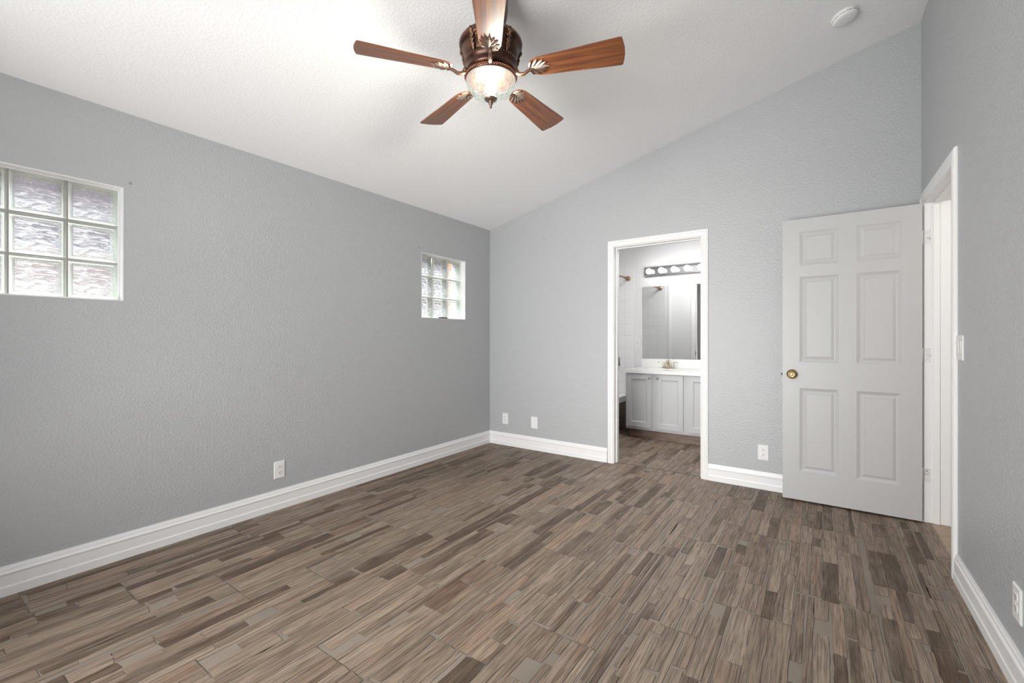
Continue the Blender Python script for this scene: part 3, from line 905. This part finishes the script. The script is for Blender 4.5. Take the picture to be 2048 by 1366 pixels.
# light fitter and rope ring
mb = MB(); mb.lathe([(0.098, 2.432), (0.112, 2.430), (0.119, 2.424), (0.121, 2.416), (0.118, 2.409), (0.110, 2.407), (0.06, 2.409)], 64, T)
fit = obj('light_fitter', mb, M_BRONZE, fan)
mb = MB()
for k in range(72):
    a = 2 * PI * k / 72; a2 = a + .11
    mb.tube([(FX + .1205 * math.cos(a), FY + .1205 * math.sin(a), 2.4235), (FX + .1235 * math.cos((a + a2) / 2), FY + .1235 * math.sin((a + a2) / 2), 2.418), (FX + .1205 * math.cos(a2), FY + .1205 * math.sin(a2), 2.4125)], [.0022, .003, .0022], 5)
obj('rope_ring', mb, mat('copper_rope', (0.42, 0.18, 0.11), 0.35, 0.9), fit)

# glass bowl
gl = bpy.data.materials.new('etched_glass_bowl'); gl.use_nodes = True
nt = gl.node_tree
for nd in list(nt.nodes):
    if nd.type != 'OUTPUT_MATERIAL': nt.nodes.remove(nd)
N, L = nt.nodes.new, nt.links.new
out = [nd for nd in nt.nodes if nd.type == 'OUTPUT_MATERIAL'][0]
tr = N('ShaderNodeBsdfTransparent'); tr.inputs[0].default_value = (0.93, 0.97, 0.92, 1)
gs = N('ShaderNodeBsdfGlossy'); gs.inputs[1].default_value = 0.12
em = N('ShaderNodeEmission'); em.inputs[1].default_value = 0.80
tc = N('ShaderNodeTexCoord'); mp = N('ShaderNodeMapping'); mp.inputs['Scale'].default_value = (38, 38, 14); L(tc.outputs['Object'], mp.inputs[0])
n = N('ShaderNodeTexNoise'); n.inputs['Scale'].default_value = 1; n.inputs['Detail'].default_value = 3; n.inputs['Distortion'].default_value = 2.0; L(mp.outputs[0], n.inputs['Vector'])
bp = N('ShaderNodeBump'); bp.inputs['Strength'].default_value = 1.0; bp.inputs['Distance'].default_value = .006; L(n.outputs['Fac'], bp.inputs['Height'])
L(bp.outputs[0], gs.inputs['Normal'])
ec = N('ShaderNodeValToRGB'); ec.color_ramp.elements[0].position = .35; ec.color_ramp.elements[0].color = (.48, .54, .48, 1); ec.color_ramp.elements[1].position = .62; ec.color_ramp.elements[1].color = (.92, .95, .88, 1)
L(n.outputs['Fac'], ec.inputs[0]); L(ec.outputs[0], em.inputs[0])
m1 = N('ShaderNodeMixShader'); m1.inputs[0].default_value = 0.36; L(em.outputs[0], m1.inputs[1]); L(tr.outputs[0], m1.inputs[2])
m2 = N('ShaderNodeMixShader'); m2.inputs[0].default_value = 0.08; L(m1.outputs[0], m2.inputs[1]); L(gs.outputs[0], m2.inputs[2])
L(m2.outputs[0], out.inputs[0])
mb = MB()
outer = [(0.1165, 2.4085), (0.1180, 2.402), (0.1165, 2.394), (0.112, 2.380), (0.103, 2.362), (0.090, 2.345), (0.072, 2.331), (0.050, 2.322), (0.028, 2.318), (0.0, 2.317)]
vs_ = outer + [(r_ * .965, z_ + .003) for r_, z_ in outer[::-1]]
mb.lathe(outer, 64, T)
mb.f.pop(); mb.m.pop(); mb.sm.pop()   # open top
bowl = obj('glass_bowl', mb, gl, fit, recalc=False)
# finial
mb = MB(); mb.lathe([(0, 2.274), (.004, 2.275), (.0065, 2.280), (.004, 2.286), (.0035, 2.288), (.008, 2.291), (.011, 2.297), (.009, 2.303), (.018, 2.307), (.028, 2.313), (.031, 2.319), (.028, 2.323), (.0, 2.324)], 32, T)
obj('finial', mb, mat('finial_bronze', (0.22, 0.15, 0.11), 0.35, 0.8), fit)
# bulbs inside the bowl
mbulb = bpy.data.materials.new('lit_bulb'); mbulb.use_nodes = True
nt, b, N, L = nodes(mbulb)
b.inputs['Emission Color'].default_value = (1.0, 0.99, 0.96, 1); b.inputs['Emission Strength'].default_value = 14
mb = MB(); mb.lathe([(.010, 2.408), (.014, 2.400), (.024, 2.388), (.029, 2.372), (.027, 2.358), (.018, 2.347), (0, 2.343)], 20, T)
obj('bulb', mb, mbulb, fit)
point('fan_lamp', (FX, FY, 2.372), 115, 0.06, (1.0, 0.97, 0.92))

# blades and irons
R0, R1 = 0.185, 0.612
for k in range(5):
    a = math.radians(A0 + 72 * k)
    Rz = Matrix.Rotation(a, 4, 'Z')
    base = Matrix.Translation((FX, FY, FZ)) @ Rz @ Matrix.Rotation(math.radians(-13), 4, 'X')
    # outline in (x=radius, y) ; +y is the counter-clockwise side, lower
    half = [(R0, .012), (R0 + .004, .026), (R0 + .020, .040), (R0 + .045, .050), (R0 + .10, .0545), (R0 + .2, .0600), (R0 + .33, .0690), (R1 - .020, .0735), (R1 - .008, .0725), (R1 - .002, .050), (R1 + .003, .018)]
    outl = [(x, -y) for x, y in half] + [(x, y) for x, y in half[::-1]]
    mb = MB(); mb.prism(outl, -.003, .003)
    me_o = obj('blade', mb, M_BLADE, None)
    me_o.parent = fan
    me_o.matrix_local = Matrix.Translation(-Vector(fan.location)) @ base
    bv = me_o.modifiers.new('bevel', 'BEVEL'); bv.width = .0015; bv.segments = 2
    # iron: arm from housing plus leaf under the blade
    mb = MB()
    leaf(mb, base @ Matrix.Translation((R0 + .000, 0, -.004)), .100, .060, .007)
    lf = obj('blade_leaf', mb, M_LEAF, fan)
    mb = MB()
    T2 = Matrix.Translation((FX, FY, FZ)) @ Rz
    pts = [T2 @ Vector(p) for p in ((.100, 0, .004), (.122, 0, -.008), (.142, 0, -.022), (.162, 0, -.024), (.180, 0, -.014), (.200, 0, -.009), (.225, 0, -.009))]
    mb.tube(pts, [.010, .010, .009, .008, .0075, .006, .003], 10)
    mb.lathe([(0, -.012), (.009, -.010), (.013, 0), (.009, .010), (0, .012)], 12, T2 @ Matrix.Translation((.124, 0, -.004)))
    obj('blade_iron', mb, M_GILT, fan)

# ------------------------------------------------------------ smoke detector
th = math.atan(SL)
sx_, sy_ = 0.114, 3.452
sz_ = ceil_z(sx_)
SM = Matrix.Translation((sx_, sy_, sz_)) @ Matrix.Rotation(-th, 4, 'Y') @ Matrix.Rotation(PI, 4, 'X')
sd = empty('smoke_detector', (sx_, sy_, sz_), 'round white smoke detector on the sloped ceiling near the tall wall', 'smoke detector')
mb = MB(); mb.lathe([(.069, 0), (.070, .006), (.069, .010), (.066, .010)], 48, SM); obj('mounting_base', mb, M_PLASTIC, sd)
mb = MB(); mb.lathe([(.066, .008), (.068, .012), (.068, .017), (.0655, .0175), (.0655, .020), (.068, .0205), (.0665, .026), (.060, .033), (.048, .0365), (.020, .037), (0, .037)], 48, SM)
cov = obj('cover', mb, M_PLASTIC, sd)
for k in range(12):
    mb = MB()
    a = 2 * PI * k / 12 + .05
    pts = [SM @ Vector((.0668 * math.cos(a + q), .0668 * math.sin(a + q), .0188)) for q in (0, .14, .28, .40)]
    mb.tube(pts, .0014, 6); obj('vent_slot', mb, M_SLOT, cov)
mb = MB(); mb.lathe([(.006, .0365), (.006, .0385), (0, .0385)], 16, SM @ Matrix.Translation((.018, .012, 0))); obj('test_button', mb, M_PLASTIC, cov)

# ------------------------------------------------------------ wall plates
def frame_for(wall, u, z):
    """local x = along wall to the viewer's right, y = up, z = out of the wall."""
    if wall == 'left':   # faces +X
        return Matrix(((0, 0, 1, XL), (1, 0, 0, u), (0, 1, 0, z), (0, 0, 0, 1)))
    if wall == 'back':   # faces -Y
        return Matrix(((1, 0, 0, u), (0, 0, -1, YB), (0, 1, 0, z), (0, 0, 0, 1)))
    if wall == 'right':  # faces -X
        return Matrix(((0, 0, -1, XR), (-1, 0, 0, u), (0, 1, 0, z), (0, 0, 0, 1)))
    if wall == 'bath':
        return Matrix(((1, 0, 0, u), (0, 0, -1, YV), (0, 1, 0, z), (0, 0, 0, 1)))


def plate_mesh(w, h, t=.0055):
    mb = MB(); e = .004
    mb.sweep([[(-w / 2, -h / 2, 0), (w / 2, -h / 2, 0), (w / 2, h / 2, 0), (-w / 2, h / 2, 0)],
              [(-w / 2, -h / 2, t * .5), (w / 2, -h / 2, t * .5), (w / 2, h / 2, t * .5), (-w / 2, h / 2, t * .5)],
              [(-w / 2 + e, -h / 2 + e, t), (w / 2 - e, -h / 2 + e, t), (w / 2 - e, h / 2 - e, t), (-w / 2 + e, h / 2 - e, t)]])
    return mb


def apply(mb, M):
    mb.v = [M @ p for p in mb.v]; return mb


def outlet(wall, u, z, label, h=.118, w=.074, group='duplex wall outlets', dark=M_SLOT):
    M = frame_for(wall, u, z)
    e = empty('wall_outlet', M @ Vector((0, 0, 0)), label, 'outlet', group)
    obj('cover_plate', apply(plate_mesh(w, h), M), M_PLASTIC, e)
    for s in (1, -1):
        cy = s * .0195
        pts = []
        for k in range(24):
            a = 2 * PI * k / 24
            x, y = .0172 * math.cos(a), .0172 * math.sin(a)
            pts.append((x, max(-.0135, min(.0135, y)) + cy))
        mb = MB(); mb.prism(pts, .0045, .0072, M); rc = obj('receptacle', mb, M_PLASTIC, e)
        for dx, hh in ((-.0065, .0085), (.0065, .007)):
            mb = MB(); mb.box((dx - .0012, cy + .001, .0070), (dx + .0012, cy + .001 + hh, .0078), M=M); obj('slot', mb, dark, rc)
        mb = MB(); mb.lathe([(.0026, .0070), (.0026, .0078)], 10, M @ Matrix.Translation((0, cy - .0065, 0))); obj('ground_hole', mb, dark, rc)
    mb = MB(); mb.lathe([(.003, .0050), (.003, .0064), (0, .0068)], 12, M); obj('screw', mb, M_PLASTIC, e)
    return e


outlet('left', 1.604, 0.272, 'white wall outlet below the long blank stretch of the window wall')
outlet('back', -2.858, 0.291, 'white wall outlet closest to the corner, beside the blank plate')
outlet('back', -0.373, 0.287, 'white wall outlet between the bathroom doorway and the open door')
outlet('right', 2.215, 0.293, 'white wall outlet above the baseboard on the wall of the light switch')
M = frame_for('back', -2.481, 0.287)
e = empty('blank_plate', M @ Vector((0, 0, 0)), 'blank white wall plate to the side of the corner outlet', 'wall plate')
obj('cover_plate', apply(plate_mesh(.078, .122), M), M_PLASTIC, e)
for s in (1, -1):
    mb = MB(); mb.lathe([(.003, .0050), (.003, .0064), (0, .0068)], 12, M @ Matrix.Translation((0, s * .042, 0))); obj('screw', mb, M_PLASTIC, e)

# light switch, two rockers
M = frame_for('right', 2.975, 1.140)
sw = empty('light_switch', M @ Vector((0, 0, 0)), 'white double rocker light switch on the wall beside the hall doorway', 'light switch')
obj('cover_plate', apply(plate_mesh(.116, .118), M), M_PLASTIC, sw)
for s in (-1, 1):
    mb = MB(); x = s * .023
    mb.sweep([[(x - .0165, -.033, .005), (x + .0165, -.033, .005), (x + .0165, -.033, .0068), (x - .0165, -.033, .0068)],
              [(x - .0165, 0, .005), (x + .0165, 0, .005), (x + .0165, 0, .0078), (x - .0165, 0, .0078)],
              [(x - .0165, .033, .005), (x + .0165, .033, .005), (x + .0165, .033, .0100), (x - .0165, .033, .0100)]], M=M)
    obj('rocker', mb, M_PLASTIC, sw)
    mb = MB(); mb.box((x - .0175, -.0345, .0050), (x + .0175, .0345, .0060), M=M); obj('rocker_frame', mb, M_SLOT2 if False else mat('switch_gap', (0.45, 0.45, 0.45), .5), sw)

# ------------------------------------------------------------ bathroom: vanity
VX0, VX1, VF, VT = -1.918, -0.30, 5.168, 0.768
van = empty('vanity_cabinet', (VX0, VF, 0), 'light grey vanity cabinet with framed doors seen through the bathroom doorway', 'vanity cabinet')
mb = MB()
mb.box((VX0, VF + .018, 0.105), (VX0 + .018, YV, VT)); mb.box((VX1 - .018, VF + .018, 0.105), (VX1, YV, VT))
mb.box((VX0 + .018, VF + .018, 0.105), (VX1 - .018, YV, 0.123)); mb.box((VX0 + .018, YV - .012, 0.123), (VX1 - .018, YV - .001, VT))
obj('body', mb, M_CAB, van)
mb = MB()
dz0, dz1 = 0.138, 0.760
dxs = [(-1.904, -1.606), (-1.555, -1.257), (-1.206, -0.908), (-0.857, -0.559)]
mb.box((VX0, VF, 0.105), (VX1, VF + .018, 0.150)); mb.box((VX0, VF, VT - .03), (VX1, VF + .018, VT))
edges = [VX0] + [x for d in dxs for x in (d[0] + .012, d[1] - .012)] + [VX1]
for i in range(0, len(edges), 2):
    mb.box((edges[i], VF, .150), (edges[i + 1], VF + .018, VT - .03))
obj('face_frame', mb, M_CAB, van, bevel=.001)
for i, (a, b_) in enumerate(dxs):
    mb = MB()
    panelled(mb, a, b_, dz0, dz1, [(a + .052, b_ - .052, dz0 + .056, dz1 - .056)], lambda u, w, z: (u, VF - .019 + w, z), 0.0185,
             [(0.003, 0.0015), (0.008, 0.002), (0.012, 0.0085)], both=False)
    d = obj('cabinet_door', mb, M_CAB, van, recalc=False)
    kx = b_ - .022 if i % 2 == 0 else a + .022
    Mk = Matrix.Translation((kx, VF - .019, dz1 - .040)) @ Matrix.Rotation(PI / 2, 4, 'X')
    mb = MB(); mb.lathe([(.007, 0), (.005, .006), (.005, .010), (.011, .014), (.014, .020), (.012, .025), (0, .027)], 20, Mk)
    obj('knob', mb, M_STEEL, d)
def dark_wood_tile():
    m = mat('brown_wood_tile', (0.15, 0.10, 0.075), 0.45)
    nt, b, N, L = nodes(m)
    tc = N('ShaderNodeTexCoord'); mp = N('ShaderNodeMapping'); mp.inputs['Scale'].default_value = (5, 5, 90); L(tc.outputs['Object'], mp.inputs[0])
    n = N('ShaderNodeTexNoise'); n.inputs['Scale'].default_value = 1; n.inputs['Detail'].default_value = 4; n.inputs['Distortion'].default_value = 1; L(mp.outputs[0], n.inputs['Vector'])
    r = N('ShaderNodeValToRGB'); e = r.color_ramp.elements
    e[0].position = .33; e[0].color = (.115, .078, .056, 1); e[1].position = .65; e[1].color = (.27, .20, .155, 1)
    L(n.outputs['Fac'], r.inputs[0]); L(r.outputs[0], b.inputs['Base Color'])
    return m
M_WTILE = dark_wood_tile()
mb = MB(); mb.box((VX0 + .030, VF + .045, 0), (VX1, VF + .062, .105)); tag(obj('toe_kick', mb, M_WTILE, van), 'brown wood-look toe kick')
mb = MB(); mb.box((VX0 + .030, VF + .062, 0), (VX0 + .045, YV, .105)); obj('plinth', mb, M_WTILE, van)

ct = empty('vanity_countertop', (VX0, VF, VT), 'white vanity countertop with backsplash carrying the faucet', 'countertop')
mb = MB()
# top with an oval bowl opening
cx_, cy_, ra, rb_ = -1.55, 5.40, .215, .150
n_ = 48
x0, x1, y0, y1 = VX0 - .014, VX1, VF - .030, YV - .001
top = .808; bot = .7685
oval = [(cx_ + ra * math.cos(2 * PI * k / n_), cy_ + rb_ * math.sin(2 * PI * k / n_)) for k in range(n_)]
def onrect(k):
    a = 2 * PI * k / n_; dx, dy = math.cos(a), math.sin(a)
    sx = (.36 if dx > 0 else -.36); sy = ((y1 - cy_) if dy > 0 else (y0 - cy_))
    t = min(sx / dx if abs(dx) > 1e-6 else 9, sy / dy if abs(dy) > 1e-6 else 9)
    return (cx_ + dx * t, cy_ + dy * t)
rec = [onrect(k) for k in range(n_)]
vs = [(x, y, top) for x, y in rec] + [(x, y, top) for x, y in oval]
mb.add(vs, [(k, (k + 1) % n_, n_ + (k + 1) % n_, n_ + k) for k in range(n_)])
# corner triangles of the surround
for sx in (-.36, .36):
    for yy in (y0, y1):
        cands = sorted(range(n_), key=lambda k: (rec[k][0] - cx_ - sx) ** 2 + (rec[k][1] - yy) ** 2)[:2]
        mb.add([(cx_ + sx, yy, top), (*rec[cands[0]], top), (*rec[cands[1]], top)], [(0, 1, 2)])
mb.add([(x0, y0, top), (cx_ - .36, y0, top), (cx_ - .36, y1, top), (x0, y1, top)], [(0, 1, 2, 3)])
mb.add([(cx_ + .36, y0, top), (x1, y0, top), (x1, y1, top), (cx_ + .36, y1, top)], [(0, 1, 2, 3)])
mb.add([(x0, y0, top), (x1, y0, top), (x1, y0, bot), (x0, y0, bot)], [(3, 2, 1, 0)])
mb.add([(x0, y0, top), (x0, y1, top), (x0, y1, bot), (x0, y0, bot)], [(0, 1, 2, 3)])
mb.add([(x1, y0, top), (x1, y1, top), (x1, y1, bot), (x1, y0, bot)], [(3, 2, 1, 0)])
mb.add([(x0, y0, bot), (x1, y0, bot), (x1, VF + .02, bot), (x0, VF + .02, bot)], [(3, 2, 1, 0)])
obj('worktop', mb, M_COUNTER, ct, recalc=False)
mb = MB()
prev = None
rings = []
for t_, dz in ((1.0, 0), (.97, .02), (.88, .06), (.68, .10), (.35, .118), (.1, .12)):
    rings.append([(cx_ + (x - cx_) * t_, cy_ + (y - cy_) * t_, top - dz) for x, y in oval])
mb.sweep(rings, caps=True); mb.f.pop(-2); mb.m.pop(-2); mb.sm.pop(-2)
obj('sink_bowl', mb, M_SINK, ct, recalc=False)
mb = MB(); mb.box((VX0 + .010, YV - .020, top), (VX1, YV - .0015, .915)); tag(obj('backsplash', mb, M_COUNTER, loc=(VX0, YV, top), bevel=.003), 'white marble-look backsplash strip below the bathroom mirror', 'backsplash')

# faucet
fz = top
fx, fy = -1.538, 5.598
fa = empty('faucet', (fx, fy, fz), 'champagne two-handle faucet standing on the vanity countertop', 'faucet')
mb = MB()
out_ = [(fx + .080 * math.cos(a) * (1 if abs(math.cos(a)) > .0 else 1), fy + .026 * math.sin(a)) for a in [2 * PI * k / 32 for k in range(32)]]
out_ = []
for k in range(32):
    a = 2 * PI * k / 32; s = 1 if math.cos(a) >= 0 else -1
    out_.append((fx + s * .054 + .026 * math.cos(a), fy + .026 * math.sin(a)))
mb.prism(out_, fz, fz + .018); obj('base_plate', mb, M_NICKEL, fa, bevel=.004)
mb = MB(); mb.lathe([(.024, fz + .018), (.020, fz + .030), (.014, fz + .060), (.012, fz + .085), (.015, fz + .092), (.012, fz + .100), (.006, fz + .108), (.007, fz + .114), (0, fz + .120)], 24, Matrix.Translation((fx, fy, 0)))
mb.tube([(fx, fy, fz + .055), (fx, fy - .03, fz + .080), (fx, fy - .07, fz + .088), (fx, fy - .105, fz + .078), (fx, fy - .118, fz + .060)], [.012, .012, .011, .010, .009], 12)
obj('spout', mb, M_NICKEL, fa)
for s in (-1, 1):
    mb = MB(); mb.lathe([(.019, fz + .018), (.016, fz + .028), (.011, fz + .050), (.014, fz + .058), (.012, fz + .068), (0, fz + .074)], 20, Matrix.Translation((fx + s * .052, fy, 0)))
    mb.tube([(fx + s * .052, fy, fz + .064), (fx + s * .075, fy - .006, fz + .074), (fx + s * .100, fy - .010, fz + .078), (fx + s * .124, fy - .012, fz + .072)], [.006, .006, .007, .005], 10, flat=.6)
    obj('handle', mb, M_NICKEL, fa)

# mirror
mb = MB(); mb.box((-1.897, YV - .006, .920), (VX1, YV - .0005, 1.838)); tag(obj('wall_mirror', mb, M_MIRROR, loc=(-1.1, YV, .920), bevel=.001), 'frameless wall mirror above the vanity countertop', 'mirror')

# vanity light bar
lb = empty('vanity_light', (-1.43, YV, 2.025), 'chrome strip light with round lit bulbs above the bathroom mirror', 'wall light')
mb = MB()
BXa, BXb = -1.862, -0.955
pr = [(0, -.062), (.020, -.062), (.032, -.050), (.036, -.030), (.036, .030), (.032, .050), (.020, .062), (0, .062)]
mb.sweep([[(BXa, YV - v, 2.028 + w) for v, w in pr], [(BXb, YV - v, 2.028 + w) for v, w in pr]])
obj('back_plate', mb, M_CHROME, lb, bevel=.002)
mglobe = bpy.data.materials.new('lit_globe'); mglobe.use_nodes = True
nt, b, N, L = nodes(mglobe)
b.inputs['Emission Color'].default_value = (1.0, 0.985, 0.96, 1); b.inputs['Emission Strength'].default_value = 6
for k in range(6):
    bx = -1.785 + .1535 * k
    Mb = Matrix.Translation((bx, YV - .036, 2.024)) @ Matrix.Rotation(PI / 2, 4, 'X')
    mb = MB(); mb.lathe([(.022, 0), (.022, .010), (.017, .016), (.016, .024)], 24, Mb); obj('socket', mb, M_CHROME, lb)
    mb = MB(); r = .036
    mb.lathe([(.012, .018), (.016, .026)] + [(r * math.sin(t), .058 - r * math.cos(t)) for t in [PI * q / 12 for q in range(2, 13)]], 24, Mb)
    obj('bulb', mb, mglobe, lb)

# bathroom outlet
M = frame_for('bath', -1.957, 1.115)
e = empty('wall_outlet', M @ Vector((0, 0, 0)), 'white safety outlet on the bathroom wall between tile and mirror', 'outlet', None)
obj('cover_plate', apply(plate_mesh(.072, .116), M), M_PLASTIC, e)
mb = MB(); mb.box((-.0165, -.033, .005), (.0165, .033, .0075), M=M); rc = obj('receptacle', mb, M_PLASTIC, e)
for cy in (-.022, .016):
    for dx in (-.006, .006):
        mb = MB(); mb.box((dx - .0012, cy, .0073), (dx + .0012, cy + .008, .0082), M=M); obj('slot', mb, M_SLOT, rc)
for dx in (-.006, .006):
    mb = MB(); mb.box((dx - .005, -.003, .0073), (dx + .005, .003, .0088), M=M); obj('button', mb, M_SLOT2, rc)

# tub
tx0, tx1, ty0, ty1 = BX0 + .0085, -2.085, CH[1] + .0085, YV - .0085
tub = empty('bathtub', (tx1, ty0, 0), 'white bathtub behind the brown wood-look apron at the side of the vanity', 'bathtub')
mb = MB()
def rr_(ins, z, rad=.08):
    pts = []
    xa, xb_, ya, yb = tx0 + ins, tx1 - ins, ty0 + ins, ty1 - ins
    for (cx2, cy2, a0) in ((xb_ - rad, yb - rad, 0), (xa + rad, yb - rad, 90), (xa + rad, ya + rad, 180), (xb_ - rad, ya + rad, 270)):
        for q in range(6):
            a = math.radians(a0 + q * 18); pts.append((cx2 + rad * math.cos(a), cy2 + rad * math.sin(a), z))
    return pts
mb.sweep([rr_(0, .36, .004), rr_(0, .430, .004), rr_(.006, .435, .006), rr_(.06, .435, .09), rr_(.08, .42, .09), rr_(.12, .15, .11), rr_(.2, .09, .1)])
obj('basin', mb, M_TUB, tub)
mb = MB(); mb.box((tx1 - .028, ty0, 0), (tx1 - .006, ty1, .3595)); tag(obj('apron', mb, M_WTILE, tub), 'brown wood-look tiled apron')

# shower rod
rod = empty('shower_rod', (-2.085, CH[1] + .008, 1.965), 'bronze shower curtain rod with round end flanges above the tub', 'shower rod')
mb = MB(); mb.tube([(-2.085, CH[1] + .010, 1.965), (-2.085, YV - .010, 1.965)], .0125, 16); obj('tube', mb, M_RODM, rod)
for yy, s in ((YV - .008, 1), (CH[1] + .008, -1)):
    mb = MB(); mb.lathe([(.033, 0), (.033, .006), (.028, .014), (.017, .018), (.0165, .030)], 28, Matrix.Translation((-2.085, yy, 1.965)) @ Matrix.Rotation(s * PI / 2, 4, 'X'))
    obj('end_flange', mb, M_RODM, rod)
# hand shower on the head wall (seen in the mirror)
hs = empty('shower_fixture', (-2.45, CH[1] + .008, 1.62), 'white shower head on the tiled wall, seen in the mirror', 'shower head')
mb = MB(); mb.lathe([(.030, 0), (.028, .008), (.012, .012)], 20, Matrix.Translation((-2.45, CH[1] + .008, 1.66)) @ Matrix.Rotation(-PI / 2, 4, 'X')); mb.tube([(-2.45, CH[1] + .015, 1.66), (-2.45, CH[1] + .07, 1.67), (-2.45, CH[1] + .12, 1.64)], .010, 10)
obj('arm', mb, M_PLASTIC, hs)
mb = MB(); mb.lathe([(.012, .02), (.020, 0), (.036, -.035), (.038, -.045), (0, -.047)], 24, Matrix.Translation((-2.45, CH[1] + .125, 1.635)) @ Matrix.Rotation(math.radians(35), 4, 'X'))
obj('spray_head', mb, M_PLASTIC, hs)
